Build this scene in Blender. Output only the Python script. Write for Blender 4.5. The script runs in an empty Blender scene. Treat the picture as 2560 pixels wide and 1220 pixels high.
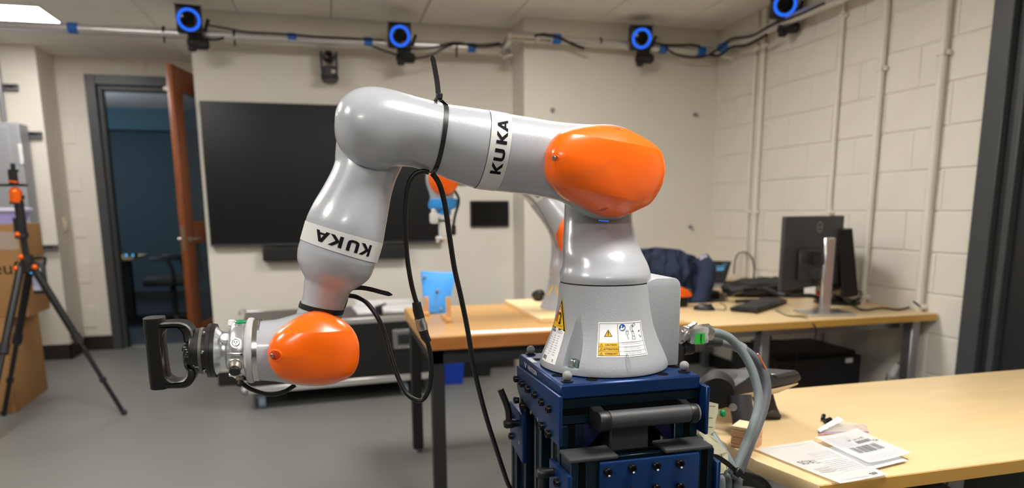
import bpy, bmesh, math, random
from mathutils import Vector, Matrix, noise
random.seed(4)
S = bpy.context.scene
C = S.collection
PI = math.pi
V = Vector
# ------------------------------------------------------------------ camera, world, exposure
FPX, CX, CY = 1707.0, 1280.0, 821.0
YAW, PITCH, ROLL = math.radians(14.746), math.radians(9.873), math.radians(0.376)
CAM = V((0, 0, 1.24))
fwd = V((math.sin(YAW)*math.cos(PITCH), math.cos(YAW)*math.cos(PITCH), -math.sin(PITCH)))
rt = V((math.cos(YAW), -math.sin(YAW), 0))
dn = fwd.cross(rt)
rgt = math.cos(ROLL)*rt + math.sin(ROLL)*dn
dwn = -math.sin(ROLL)*rt + math.cos(ROLL)*dn
cd = bpy.data.cameras.new('camera')
cam = bpy.data.objects.new('camera', cd)
C.objects.link(cam)
cd.sensor_width = 36
cd.lens = FPX/2560*36
cd.shift_y = (CY-610)/2560
cd.clip_start = 0.05
cd.dof.use_dof = True
cd.dof.focus_distance = 1.17
cd.dof.aperture_fstop = 3.0
up, bk = -dwn, -fwd
cam.matrix_world = Matrix(((rgt.x, up.x, bk.x, CAM.x), (rgt.y, up.y, bk.y, CAM.y), (rgt.z, up.z, bk.z, CAM.z), (0, 0, 0, 1)))
S.camera = cam
S.view_settings.view_transform = 'Standard'
S.view_settings.look = 'None'
S.view_settings.gamma = 1
S.view_settings.use_curve_mapping = False
S.view_settings.exposure = 0.0
S.cycles.use_denoising = True
S.cycles.max_bounces = 8
S.cycles.diffuse_bounces = 5
S.cycles.sample_clamp_indirect = 6
LAMP = 43.0           # radiance of the ceiling panels
LAMP_COL = (1.0, 0.967, 0.928)
W = bpy.data.worlds.new('world')
S.world = W
W.use_nodes = True
W.node_tree.nodes['Background'].inputs[0].default_value = (0.9, 0.92, 1, 1)
W.node_tree.nodes['Background'].inputs[1].default_value = 0.02

# measured points: a pixel of the 2560x1220 photograph turned into a point of a known plane of the room
def ray(x, y): return rgt*((x-CX)/FPX) + dwn*((y-CY)/FPX) + fwd
def aY(x, y, Y): d = ray(x, y); return CAM + d*((Y-CAM.y)/d.y)
def aX(x, y, X): d = ray(x, y); return CAM + d*((X-CAM.x)/d.x)
def aZ(x, y, Z): d = ray(x, y); return CAM + d*((Z-CAM.z)/d.z)

# ------------------------------------------------------------------ materials
def lin(c): return tuple(((v/255)/12.92 if v/255 <= 0.04045 else ((v/255+0.055)/1.055)**2.4) for v in c)
def setin(b, n, v):
    if n in b.inputs: b.inputs[n].default_value = v
def mat(name, rgb, rough=0.5, metal=0.0, bump=0.0, bscale=200.0, var=0.0, vscale=8.0, coat=0.0, spec=None, stretch=None, trans=0.0, ior=1.45, emit=None, estr=0.0, alpha=1.0):
    m = bpy.data.materials.new(name); m.use_nodes = True
    nt = m.node_tree; b = nt.nodes['Principled BSDF']
    col = (*lin(rgb), 1)
    b.inputs['Base Color'].default_value = col
    b.inputs['Roughness'].default_value = rough
    b.inputs['Metallic'].default_value = metal
    setin(b, 'Coat Weight', coat); setin(b, 'Coat Roughness', 0.12)
    if spec is not None: setin(b, 'Specular IOR Level', spec)
    if trans: setin(b, 'Transmission Weight', trans); setin(b, 'IOR', ior)
    if alpha < 1: b.inputs['Alpha'].default_value = alpha
    if emit: setin(b, 'Emission Color', (*lin(emit), 1)); setin(b, 'Emission Strength', estr)
    if bump or var:
        tc = nt.nodes.new('ShaderNodeTexCoord'); mp = nt.nodes.new('ShaderNodeMapping')
        nt.links.new(tc.outputs['Object'], mp.inputs['Vector'])
        if stretch: mp.inputs['Scale'].default_value = stretch
    if bump:
        n = nt.nodes.new('ShaderNodeTexNoise'); n.inputs['Scale'].default_value = bscale; n.inputs['Detail'].default_value = 3
        nt.links.new(mp.outputs[0], n.inputs['Vector'])
        bp = nt.nodes.new('ShaderNodeBump'); bp.inputs['Strength'].default_value = bump; bp.inputs['Distance'].default_value = 0.002
        nt.links.new(n.outputs['Fac'], bp.inputs['Height']); nt.links.new(bp.outputs[0], b.inputs['Normal'])
    if var:
        n2 = nt.nodes.new('ShaderNodeTexNoise'); n2.inputs['Scale'].default_value = vscale; n2.inputs['Detail'].default_value = 5
        nt.links.new(mp.outputs[0], n2.inputs['Vector'])
        rp = nt.nodes.new('ShaderNodeValToRGB')
        rp.color_ramp.elements[0].position = 0.3; rp.color_ramp.elements[1].position = 0.7
        rp.color_ramp.elements[0].color = tuple(c*(1-var) for c in col[:3]) + (1,)
        rp.color_ramp.elements[1].color = tuple(min(1, c*(1+var)) for c in col[:3]) + (1,)
        nt.links.new(n2.outputs['Fac'], rp.inputs[0]); nt.links.new(rp.outputs[0], b.inputs['Base Color'])
    return m
def emis(name, rgb, s):
    m = bpy.data.materials.new(name); m.use_nodes = True
    nt = m.node_tree; nt.nodes.clear()
    e = nt.nodes.new('ShaderNodeEmission'); o = nt.nodes.new('ShaderNodeOutputMaterial')
    e.inputs[0].default_value = (*rgb, 1); e.inputs[1].default_value = s
    nt.links.new(e.outputs[0], o.inputs[0]); return m
def thin_clear(name, rgb, a):
    m = mat(name, rgb, 0.12, alpha=a); return m

M = dict(
    wall=mat('painted_drywall', (220, 215, 203), 0.75, bump=0.08, bscale=180, var=0.02, vscale=3),
    block=mat('painted_block', (220, 215, 203), 0.6, bump=0.35, bscale=160, var=0.025, vscale=5),
    ceil=mat('ceiling_board', (240, 237, 230), 0.9, bump=0.2, bscale=300, var=0.02, vscale=60),
    ceilgrid=mat('ceiling_grid', (160, 155, 145), 0.7),
    floor=mat('grey_vinyl', (118, 118, 114), 0.42, bump=0.04, bscale=60, var=0.07, vscale=260, spec=0.35),
    base=mat('black_rubber_base', (36, 33, 30), 0.5),
    frame=mat('dark_painted_steel', (66, 68, 70), 0.4),
    framedk=mat('dark_gasket', (28, 29, 30), 0.5),
    doorwood=mat('red_oak_veneer', (140, 76, 38), 0.35, var=0.25, vscale=6, stretch=(9, 9, 0.7)),
    chrome=mat('brushed_nickel', (200, 196, 188), 0.25, 1.0),
    alu=mat('aluminium_pipe', (212, 210, 206), 0.32, 0.7),
    galv=mat('galvanised_steel', (150, 152, 154), 0.4, 0.8),
    cabinet=mat('grey_enamel', (152, 154, 158), 0.45, bump=0.03),
    tape=mat('blue_masking_tape', (38, 104, 190), 0.6, bump=0.1, bscale=300),
    black=mat('black_plastic', (20, 20, 21), 0.42),
    blackm=mat('matt_black', (26, 26, 27), 0.62, bump=0.1, bscale=500),
    cable=mat('black_cable', (14, 14, 15), 0.38),
    screen=mat('dark_screen', (20, 20, 22), 0.28, spec=0.35),
    screenbl=mat('black_glass', (6, 6, 7), 0.15),
    dgrey=mat('dark_grey_plastic', (48, 49, 51), 0.5),
    grey=mat('robot_grey_paint', (174, 177, 182), 0.27, bump=0.10, bscale=420, coat=0.3),
    greyc=mat('robot_grey_casting', (170, 173, 177), 0.42, bump=0.28, bscale=420),
    orange=mat('orange_plastic', (255, 106, 5), 0.27, coat=0.15),
    band=mat('white_band', (216, 216, 212), 0.35),
    ink=mat('black_ink', (12, 12, 18), 0.8, spec=0.2),
    seam=mat('seam_black', (16, 16, 17), 0.6),
    silver=mat('satin_aluminium', (226, 228, 230), 0.26, 0.85),
    steel=mat('bright_steel', (205, 203, 200), 0.22, 1.0),
    whitep=mat('white_plastic', (226, 226, 224), 0.4),
    green=mat('green_button', (24, 140, 84), 0.3),
    brush=mat('grey_ring', (104, 100, 94), 0.45, 0.3),
    handle=mat('printed_black', (8, 8, 8), 0.46, spec=0.6, bump=0.06, bscale=250, stretch=(1, 8, 1)),
    handleg=mat('printed_black_grip', (7, 7, 7), 0.42, spec=0.45),
    blue=mat('blue_anodised', (9, 48, 98), 0.36, 0.35),
    bluedk=mat('teal_anodised', (13, 38, 50), 0.33, 0.5),
    bluedeep=mat('deep_blue_anodised', (30, 32, 84), 0.4, 0.4),
    grip=mat('charcoal_plastic', (54, 55, 57), 0.5, bump=0.15, bscale=400),
    bolt=mat('black_oxide', (24, 24, 25), 0.32, 0.6),
    zinc=mat('zinc_bolt', (190, 205, 210), 0.25, 1.0),
    ball=mat('grey_marker', (142, 142, 142), 0.8, bump=0.1, bscale=900),
    yellow=mat('warning_yellow', (248, 196, 12), 0.35),
    yellowl=mat('label_yellow', (240, 190, 40), 0.4),
    signblue=mat('sign_blue', (28, 84, 170), 0.4),
    red=mat('red_print', (205, 40, 30), 0.4),
    paper=mat('white_paper', (250, 250, 250), 0.6),
    print=mat('grey_print', (96, 98, 104), 0.6),
    printl=mat('pale_print', (216, 218, 222), 0.6),
    cablegrey=mat('grey_cable', (98, 101, 105), 0.45),
    cablelt=mat('light_grey_cable', (120, 129, 131), 0.45),
    sleeve=mat('clear_sleeve', (190, 190, 196), 0.2, alpha=0.45),
    lime=mat('green_tag', (48, 190, 60), 0.5),
    brass=mat('brass_pin', (196, 160, 96), 0.3, 0.9),
    maple=mat('maple_laminate', (219, 192, 144), 0.33, var=0.05, vscale=5, stretch=(0.7, 7, 7), spec=0.4),
    mapleed=mat('maple_edge', (205, 158, 76), 0.4),
    bench=mat('oiled_bench_wood', (198, 153, 92), 0.36, var=0.12, vscale=5, stretch=(1, 9, 9)),
    benched=mat('bench_wood_edge', (176, 112, 56), 0.4, var=0.12, vscale=8, stretch=(1, 6, 6)),
    ply=mat('pale_plywood', (236, 206, 156), 0.5, var=0.05, vscale=8, stretch=(1, 8, 8)),
    cube=mat('cube_pine', (226, 176, 132), 0.55, var=0.10, vscale=20, stretch=(1, 1, 8)),
    cubel=mat('cube_pine_pale', (240, 208, 166), 0.55, var=0.05, vscale=20, stretch=(1, 6, 1)),
    peg=mat('peg_wood', (226, 172, 112), 0.5),
    bluefilm=mat('blue_film', (52, 150, 232), 0.45, bump=0.6, bscale=28),
    binblue=mat('blue_bin', (18, 60, 170), 0.4),
    card=mat('cardboard', (156, 116, 70), 0.8, var=0.05, vscale=6),
    lav=mat('lavender_plastic', (178, 178, 240), 0.35),
    lavw=mat('lavender_white', (222, 222, 246), 0.35),
    navy=mat('navy_fleece', (40, 50, 74), 0.95, bump=0.5, bscale=130),
    oranget=mat('orange_metal', (245, 100, 10), 0.3, 0.3),
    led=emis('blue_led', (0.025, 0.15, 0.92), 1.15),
    ledc=emis('cyan_led', (0.05, 0.45, 1.0), 3.0),
    laptop=mat('laptop_screen', (40, 42, 44), 0.3),
    laplines=emis('screen_text', (0.10, 0.30, 0.48), 1.0),
    lamp=emis('lamp_diffuser', LAMP_COL, LAMP),
    lamprear=emis('lamp_diffuser_dim', LAMP_COL, LAMP*.55),  # weaker emission for the visible panel so the pier isn't overexposed
    farwall=mat('teal_wall', (60, 76, 84), 0.8), farlit=mat('teal_lit_strip', (66, 94, 108), 0.8),
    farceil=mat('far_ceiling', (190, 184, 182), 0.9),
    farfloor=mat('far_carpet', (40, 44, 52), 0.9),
    glass=mat('door_glass', (90, 104, 116), 0.05, alpha=0.35),
    bag=thin_clear('clear_bag', (226, 226, 226), 0.32),
    purple=mat('purple_zip', (110, 70, 170), 0.4),
    pinkz=mat('pink_zip', (226, 160, 160), 0.4),
    sticky=mat('pale_yellow_paper', (238, 232, 196), 0.7),
    padrefl=mat('pad_reflection', (196, 170, 132), 0.4),  # beige painted as the cream reflection on the pendant's underside
    flightpanel=mat('black_laminate', (20, 20, 20), 0.45, bump=0.2, bscale=300),
    flighttop=mat('case_top_laminate', (84, 78, 74), 0.5),
    caster=mat('blue_grey_wheel', (120, 140, 158), 0.4),
    switch=mat('ivory_plastic', (220, 206, 176), 0.4),
)

M['ringwhite'] = mat('pale_ring', (190, 191, 192), 0.4)
M['connmetal'] = mat('dull_nickel', (196, 186, 166), 0.3, 0.95)
M['groovedk'] = mat('groove_shadow_black', (4, 5, 5), 0.9, spec=0.1)
M['steelteal'] = mat('teal_lip', (28, 66, 82), 0.25, 0.8)
M['orangedk'] = mat('orange_pocket', (232, 84, 6), 0.35)
M['orangesh'] = mat('orange_shade', (196, 58, 8), 0.4)  # darker orange painted as the shade inside the screw pockets

_nt = M['handle'].node_tree; _b = _nt.nodes['Principled BSDF']; _tg = _nt.nodes.new('ShaderNodeTangent'); _tg.direction_type = 'RADIAL'; _tg.axis = 'Y'
_nt.links.new(_tg.outputs[0], _b.inputs['Tangent']); _b.inputs['Anisotropic'].default_value = 0.92; _b.inputs['Anisotropic Rotation'].default_value = 0.0
setin(_b, 'Specular IOR Level', 1.0); _b.inputs['Roughness'].default_value = 0.42

# ------------------------------------------------------------------ mesh builder
class MB:
    def __init__(s): s.bm = bmesh.new(); s.mi = 0
    def _add(s, verts, faces):
        vs = [s.bm.verts.new(v) for v in verts]
        for f in faces:
            try:
                fc = s.bm.faces.new([vs[i] for i in f]); fc.material_index = s.mi; fc.smooth = True
            except ValueError: pass
        return s
    def _merge(s, b2):
        b2.verts.index_update()
        s._add([v.co.copy() for v in b2.verts], [[v.index for v in f.verts] for f in b2.faces]); b2.free(); return s
    def box(s, c, size, bev=0.0, rz=0.0, mx=None, seg=1):
        b = bmesh.new(); bmesh.ops.create_cube(b, size=1)
        for v in b.verts: v.co = V((v.co.x*size[0], v.co.y*size[1], v.co.z*size[2]))
        if bev: bmesh.ops.bevel(b, geom=b.edges[:], offset=bev, segments=seg, affect='EDGES', profile=0.5)
        T = Matrix.Translation(V(c)) @ (mx if mx is not None else Matrix.Rotation(rz, 4, 'Z'))
        for v in b.verts: v.co = T @ v.co
        return s._merge(b)
    def lohi(s, lo, hi, bev=0.0, seg=1):
        lo, hi = V(lo), V(hi); return s.box((lo+hi)/2, tuple(abs(a) for a in (hi-lo)), bev, seg=seg)
    def tube(s, pts, r, n=10, cap=True, close=False):
        pts = [V(p) for p in pts]; k = len(pts)
        rs = r if isinstance(r, (list, tuple)) else [r]*k
        d0 = (pts[1]-pts[0]).normalized()
        nrm = d0.orthogonal().normalized(); rings = []
        for i in range(k):
            if close: d = (pts[(i+1) % k]-pts[i-1]).normalized()
            else: d = (pts[min(i+1, k-1)]-pts[max(i-1, 0)]).normalized()
            nrm = (nrm - d*nrm.dot(d)).normalized(); bn = d.cross(nrm)
            rings.append([pts[i]+rs[i]*(math.cos(2*PI*j/n)*nrm+math.sin(2*PI*j/n)*bn) for j in range(n)])
        return s.rings(rings, cap=cap and not close, close=close)
    def rings(s, rings, cap=True, close=False):
        n = len(rings[0]); vs = [p for r in rings for p in r]; f = []
        k = len(rings)
        for i in range(k if close else k-1):
            for j in range(n):
                a, b = i*n+j, i*n+(j+1) % n; i2 = (i+1) % k
                f.append((a, b, i2*n+(j+1) % n, i2*n+j))
        if cap: f.append(tuple(reversed(range(n)))); f.append(tuple((k-1)*n+j for j in range(n)))
        return s._add(vs, f)
    def cyl(s, p0, p1, r, n=20, r2=None): return s.tube([p0, p1], [r, r if r2 is None else r2], n)
    def lathe(s, prof, o, ax, n=32, cap=True):   # prof: (distance along axis, radius)
        o, ax = V(o), V(ax).normalized(); u = ax.orthogonal().normalized(); w = ax.cross(u)
        return s.rings([[o+ax*a+max(r, 1e-5)*(math.cos(2*PI*j/n)*u+math.sin(2*PI*j/n)*w) for j in range(n)] for a, r in prof], cap)
    def ball(s, c, r, n=20, sz=(1, 1, 1)):
        b = bmesh.new(); bmesh.ops.create_uvsphere(b, u_segments=n, v_segments=max(6, n//2), radius=r)
        for v in b.verts: v.co = V((v.co.x*sz[0], v.co.y*sz[1], v.co.z*sz[2]))+V(c)
        return s._merge(b)
    def prism(s, poly, d, bev=0.0):     # poly: planar 3-D points, d: extrusion vector
        b = bmesh.new(); vs = [b.verts.new(V(p)) for p in poly]; f = b.faces.new(vs)
        r = bmesh.ops.extrude_face_region(b, geom=[f])
        for e in r['geom']:
            if isinstance(e, bmesh.types.BMVert): e.co += V(d)
        bmesh.ops.recalc_face_normals(b, faces=b.faces[:])
        if bev: bmesh.ops.bevel(b, geom=b.edges[:], offset=bev, segments=2, affect='EDGES', profile=0.5)
        return s._merge(b)
    def poly(s, pts): return s._add([V(p) for p in pts], [tuple(range(len(pts)))])
    def mapped(s, verts, faces, fn): return s._add([fn(*v) for v in verts], faces)

ROOT = {}
def rootloc(p):
    while p is not None and p.parent is not None: p = p.parent
    return V(p.location) if p is not None else V((0, 0, 0))
def tag(o, label=None, cat=None, group=None, kind=None):
    if label: o['label'] = label
    if cat: o['category'] = cat
    if group: o['group'] = group
    if kind: o['kind'] = kind
    return o
def obj(name, mb, m, parent=None, label=None, sharp=38, fix=True):
    if fix: bmesh.ops.recalc_face_normals(mb.bm, faces=mb.bm.faces[:])
    me = bpy.data.meshes.new(name); mb.bm.to_mesh(me); mb.bm.free()
    for x in (m if isinstance(m, (list, tuple)) else [m]): me.materials.append(M[x] if isinstance(x, str) else x)
    me.set_sharp_from_angle(angle=math.radians(sharp))
    o = bpy.data.objects.new(name, me); C.objects.link(o)
    if parent is not None:
        L = rootloc(parent); me.transform(Matrix.Translation(-L)); o.parent = parent
    if label: o['label'] = label
    return o
def solo(name, mb, m, label, cat, group=None, kind=None, sharp=38):   # a thing that is one mesh, origin at its base
    o = obj(name, mb, m, sharp=sharp)
    vs = [v.co for v in o.data.vertices]
    c = V(((min(v.x for v in vs)+max(v.x for v in vs))/2, (min(v.y for v in vs)+max(v.y for v in vs))/2, min(v.z for v in vs)))
    o.data.transform(Matrix.Translation(-c)); o.location = c
    return tag(o, label, cat, group, kind)
def thing(name, label, cat, loc, group=None, kind=None):
    o = bpy.data.objects.new(name, None); C.objects.link(o); o.location = V(loc); o.empty_display_size = 0.05
    return tag(o, label, cat, group, kind)
def copytree(o, parent=None):
    c = o.copy(); C.objects.link(c)
    if parent is not None: c.parent = parent
    for ch in o.children: copytree(ch, c)
    return c
def crom(pts, per=6, close=False):
    pts = [V(p) for p in pts]; k = len(pts); out = []
    rng = k if close else k-1
    for i in range(rng):
        if close: p0, p1, p2, p3 = pts[i-1], pts[i], pts[(i+1) % k], pts[(i+2) % k]
        else: p0, p1, p2, p3 = pts[max(i-1, 0)], pts[i], pts[i+1], pts[min(i+2, k-1)]
        for j in range(per):
            t = j/per
            out.append(0.5*((2*p1)+(-p0+p2)*t+(2*p0-5*p1+4*p2-p3)*t*t+(-p0+3*p1-3*p2+p3)*t**3))
    if not close: out.append(pts[-1])
    return out
_tc = {}
def textgeo(s, bold=0.0, align='CENTER'):
    if (s, bold) in _tc: return _tc[(s, bold)]
    cu = bpy.data.curves.new('t', 'FONT'); cu.body = s; cu.align_x = align; cu.align_y = 'CENTER'; cu.size = 1; cu.offset = bold; cu.resolution_u = 3
    o = bpy.data.objects.new('t', cu); C.objects.link(o)
    dg = bpy.context.evaluated_depsgraph_get(); dg.update()
    me = bpy.data.meshes.new_from_object(o.evaluated_get(dg))
    r = ([tuple(v.co) for v in me.vertices], [tuple(p.vertices) for p in me.polygons])
    bpy.data.objects.remove(o); bpy.data.curves.remove(cu); bpy.data.meshes.remove(me)
    _tc[(s, bold)] = r; return r
def text(mb, s, u, v, size, fn, bold=0.0, rot=0.0, sx=1.0):
    vs, fs = textgeo(s, bold); c, n = math.cos(rot), math.sin(rot)
    mb.mapped([(u+size*(x*sx*c-y*n), v+size*(x*sx*n+y*c)) for x, y, z in vs], fs, fn)
def rect(mb, u0, v0, u1, v1, fn, nu=1, nv=1):
    vs = [(u0+(u1-u0)*i/nu, v0+(v1-v0)*j/nv) for j in range(nv+1) for i in range(nu+1)]
    mb.mapped(vs, [(j*(nu+1)+i, j*(nu+1)+i+1, (j+1)*(nu+1)+i+1, (j+1)*(nu+1)+i) for j in range(nv) for i in range(nu)], fn)
def polyf(mb, pts, fn): mb.mapped(pts, [tuple(range(len(pts)))], fn)
# KUKA lettering as strokes, each cut into short pieces so that it follows a round surface
def stroke(mb, a, b, w, fn, n=6, horiz=None):
    ax, ay = a; bx, by = b; dx, dy = bx-ax, by-ay; L = math.hypot(dx, dy)
    if horiz: ox, oy = w/2, 0
    else: ox, oy = -dy/L*w/2, dx/L*w/2
    vs = []
    for i in range(n+1):
        t = i/n; x, y = ax+dx*t, ay+dy*t; vs += [(x-ox, y-oy), (x+ox, y+oy)]
    mb.mapped(vs, [(2*i, 2*i+2, 2*i+3, 2*i+1) for i in range(n)], fn)
def kuka(mb, fn):        # unit box: u 0..1 along the word, v 0..1 letter height
    w = 0.058
    def K(x):
        stroke(mb, (x+w/2, 0), (x+w/2, 1), w, fn, 5)
        stroke(mb, (x+w+0.02, 0.50), (x+0.185, 1), w*1.28, fn, 5, True)
        stroke(mb, (x+w+0.02, 0.50), (x+0.185, 0), w*1.28, fn, 5, True)
    K(0.0)
    x = 0.245
    stroke(mb, (x+w/2, 0.25), (x+w/2, 1), w, fn, 5)
    stroke(mb, (x+0.2-w/2, 0.25), (x+0.2-w/2, 1), w, fn, 5)
    out = [(x, .27), (x+.012, .12), (x+.05, .02), (x+.08, 0), (x+.12, 0), (x+.15, .02), (x+.188, .12), (x+.2, .27)]
    inn = [(x+w, .29), (x+w+.004, .25), (x+w+.016, .22), (x+w+.03, .215), (x+.2-w-.03, .215), (x+.2-w-.016, .22), (x+.2-w-.004, .25), (x+.2-w, .29)]
    mb.mapped(out+inn, [(i, i+1, 9+i, 8+i) for i in range(7)], fn)
    K(0.515)
    x = 0.745
    stroke(mb, (x+0.03, 0), (x+0.128, 1), w*1.15, fn, 6, True)
    stroke(mb, (x+0.226, 0), (x+0.128, 1), w*1.15, fn, 6, True)
    stroke(mb, (x+0.06, 0.27), (x+0.196, 0.27), 0.19, fn, 4)
# ================================================================== THE ROOM
XR, YB, YT, YD, ZC = 2.90, 4.845, 5.17, 6.90, 2.56
def struct(name, mb, m, parent=None): return tag(obj(name, mb, m, parent), kind='structure') if parent is None else obj(name, mb, m, parent)
def boxobj(name, lo, hi, m, parent=None, bev=0): return struct(name, MB().lohi(lo, hi, bev), m, parent)
boxobj('floor', (-4.2, -8.4, -0.05), (3.3, 9.8, 0), 'floor')
# ceiling: boards of 2 x 4 feet hung in a grid, ceiling panels of light in half cells
ceil = thing('ceiling', None, None, (0, 0, ZC), kind='structure')
obj('ceiling_grid', MB().lohi((-4.2, -8.4, ZC+0.004), (3.3, 6.95, ZC+0.06)), 'ceilgrid', ceil)
GX, GY = 0.608, 1.216
lamps = [(-1, 5.34), (0, 2.908), (4, 2.908), (0, 0.476), (4, 0.476), (2, -1.956)]
def board(x0, x1, y0, y1):
    return MB().lohi((x0+.004, y0+.004, ZC-0.004), (x1-.004, y1-.004, ZC+0.004))
obj('rear_boards', MB().lohi((-4.19, -8.39, ZC-.003), (XR, 5.34-4*GY-.004, ZC+.004)), 'ceil', ceil)
full = None
for k in range(-4, 8):
    for j in range(-1, 5):
        x0, y0 = -1.742+GX*k, 5.34-GY*j
        x1, y1 = x0+GX, y0+GY
        if any(k == a and abs(y0-b) < .01 for a, b in lamps):
            obj('ceiling_board', board(x0, x1, y0+GY/2, min(y1, 6.9)), 'ceil', ceil)
        elif y1 > 6.9 or x1 > XR:
            obj('ceiling_board', board(x0, min(x1, XR), y0, min(y1, 6.9)), 'ceil', ceil)
        elif full is None:
            full = obj('ceiling_board', MB().lohi((.004, .004, -.004), (GX-.004, GY-.004, .004)), 'ceil'); full.parent = ceil; full.location = (x0, y0, 0)
        else:
            c = full.copy(); C.objects.link(c); c.location = (x0, y0, 0)
for k, y0 in lamps:
    x0 = -1.742+GX*k
    vis = y0 > 5
    t = thing('ceiling_light', 'square white ceiling light panel glowing above the doorway corner' if vis else 'square ceiling light panel out of view over the room', 'ceiling light', (x0+GX/2, y0+GX/2, ZC), None if vis else 'ceiling light panels behind the view')
    f = MB()
    for a, b in (((x0+.004, y0+.004), (x0+GX-.004, y0+.02)), ((x0+.004, y0+GX-.02), (x0+GX-.004, y0+GX-.004)), ((x0+.004, y0+.02), (x0+.02, y0+GX-.02)), ((x0+GX-.02, y0+.02), (x0+GX-.004, y0+GX-.02))):
        f.lohi((*a, ZC-.006), (*b, ZC+.003))
    obj('frame', f, 'whitep', t)
    obj('diffuser', MB().lohi((x0+.02, y0+.02, ZC-.005), (x0+GX-.02, y0+GX-.02, ZC+.002)), 'lamprear' if vis else 'lamp', t)
# drywall: the screen wall with its return, the boxed-out bay, the pier beside the doorway, walls behind the camera
boxobj('wall_back', (-0.83, YT, 0), (1.40, YT+.14, ZC), 'wall')
boxobj('wall_back_return', (-0.83, YT+.14, 0), (-0.69, YD, ZC), 'wall')
boxobj('wall_back_bay', (1.375, YB, 0), (XR+.02, YT+.14, ZC), 'wall')
boxobj('wall_pier', (-4.2, 6.52, 0), (-2.20, 7.04, ZC), 'wall')
boxobj('wall_left', (-4.3, -8.4, 0), (-4.2, 7.0, ZC+.1), 'wall')
boxobj('wall_front', (-4.3, -8.5, 0), (3.3, -8.4, ZC+.1), 'wall')
# block walls: painted blocks, joints recessed
def blockwall(name, org, du, dn_, L, H, par, skip=None):
    """org corner at floor, du unit along the wall, dn_ unit out of the wall, blocks 0.406 x 0.203"""
    w = thing(name, None, None, org, kind='structure')
    org, du, dn_ = V(org), V(du), V(dn_)
    obj('backing', MB().prism([org, org+du*L, org+du*L+V((0, 0, H)), org+V((0, 0, H))], -dn_*0.12), 'block', w)
    cache = {}
    for c in range(int(H/0.203)+1):
        z0, z1 = c*.203+.003, min((c+1)*.203-.003, H)
        if z1-z0 < .03: continue
        u = -0.406 + (par if c % 2 else par+.203)
        while u < L:
            a, b = max(u+.003, 0), min(u+.403, L)
            u += .406
            if b-a < .02: continue
            if skip and skip(a, b, z0, z1): continue
            key = (round(b-a, 4), round(z1-z0, 4))
            if key not in cache:
                m_ = MB(); hw, hh = (b-a)/2, (z1-z0)/2
                pr = []
                for s_, d_ in ((0, -.002), (0, .0035), (.004, .006)):
                    pr.append([du*(sx*(hw-s_))+V((0, 0, sz*(hh-s_)))+dn_*d_ for sx, sz in ((-1, -1), (1, -1), (1, 1), (-1, 1))])
                m_.rings(pr)
                o = obj('block', m_, 'block', sharp=15); cache[key] = o
            else:
                o = cache[key].copy(); C.objects.link(o)
            o.parent = w
            o.location = du*((a+b)/2)+V((0, 0, (z0+z1)/2))+dn_*random.uniform(-.0008, .0008)
    return w
blockwall('wall_right', (XR, 2.52, 0), (0, 1, 0), (-1, 0, 0), YB-2.52, ZC, 0.02)
boxobj('wall_right_rear', (XR, -8.4, 0), (XR+.12, 1.45, ZC), 'wall')
boxobj('wall_right_lintel', (XR, 1.45, 2.45), (XR+.12, 2.52, ZC), 'wall')
blockwall('wall_far', (-2.20, YD, 0), (1, 0, 0), (0, -1, 0), 1.37, ZC, 0.11, skip=lambda a, b, z0, z1: b-2.20 > -1.965 and z0 < 2.40)
bpy.data.objects['backing.001'].data.clear_geometry()
mb = MB(); mb.lohi((-2.20, YD, 0), (-1.975, YD+.12, ZC)); mb.lohi((-1.975, YD, 2.40), (-0.83, YD+.12, ZC))
_t = obj('tmp', mb, 'block', bpy.data.objects['wall_far']); _o = bpy.data.objects['backing.001']; _o.data = _t.data; bpy.data.objects.remove(_t)
boxobj('baseboard_pier', (-4.2, 6.508, 0), (-2.19, 6.52, .13), 'base')
boxobj('baseboard_pier_side', (-2.20, 6.508, 0), (-2.188, 6.89, .13), 'base')
boxobj('baseboard_far', (-2.188, 6.878, 0), (-1.97, 6.892, .13), 'base')
boxobj('baseboard_back', (-0.83, YT-.012, 0), (1.375, YT, .10), 'base')
boxobj('baseboard_bay', (1.375, YB-.012, 0), (XR-.01, YB, .10), 'base')
boxobj('baseboard_right', (XR-.018, 2.53, 0), (XR-.006, YB-.012, .10), 'base')
# doorway to the dark room
d1 = thing('door_1', None, None, (-1.45, YD, 0), kind='structure')
mb = MB()
for x0, x1 in ((-1.975, -1.895), (-0.98, -0.90)): mb.lohi((x0, YD-.03, 0), (x1, YD+.14, 2.41), .004)
mb.lohi((-1.895, YD-.03, 2.33), (-0.98, YD+.14, 2.41), .002)
for x0, x1 in ((-1.8955, -1.868), (-1.007, -0.9795)): mb.lohi((x0, YD+.02, 0), (x1, YD+.10, 2.331))
mb.lohi((-1.868, YD+.021, 2.30), (-1.007, YD+.099, 2.331))
obj('door_frame', mb, 'frame', d1)
obj('gasket', MB().lohi((-1.87, YD+.03, 0), (-1.855, YD+.09, 2.31)).lohi((-1.87, YD+.03, 2.285), (-1.0, YD+.09, 2.302)), 'framedk', d1)
obj('closer_catch', MB().cyl((-1.335, YD-.01, 2.31), (-1.335, YD-.05, 2.31), .018), 'chrome', d1)
H_, F_ = V((-0.985, YD-.03, 0)), V((-1.155, 6.09, 0))       # hinge and free edge of the leaf
dl = (F_-H_); LW = dl.length; dl.normalize(); nl = V((dl.y, -dl.x, 0))
if nl.x < 0: nl = -nl
mb = MB()
def slab(u0, u1, z0, z1, t=.046):
    p = H_+dl*u0; q = H_+dl*u1
    mb.prism([p+V((0, 0, z0))-nl*t/2, q+V((0, 0, z0))-nl*t/2, q+V((0, 0, z0))+nl*t/2, p+V((0, 0, z0))+nl*t/2], V((0, 0, z1-z0)), .002)
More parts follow.
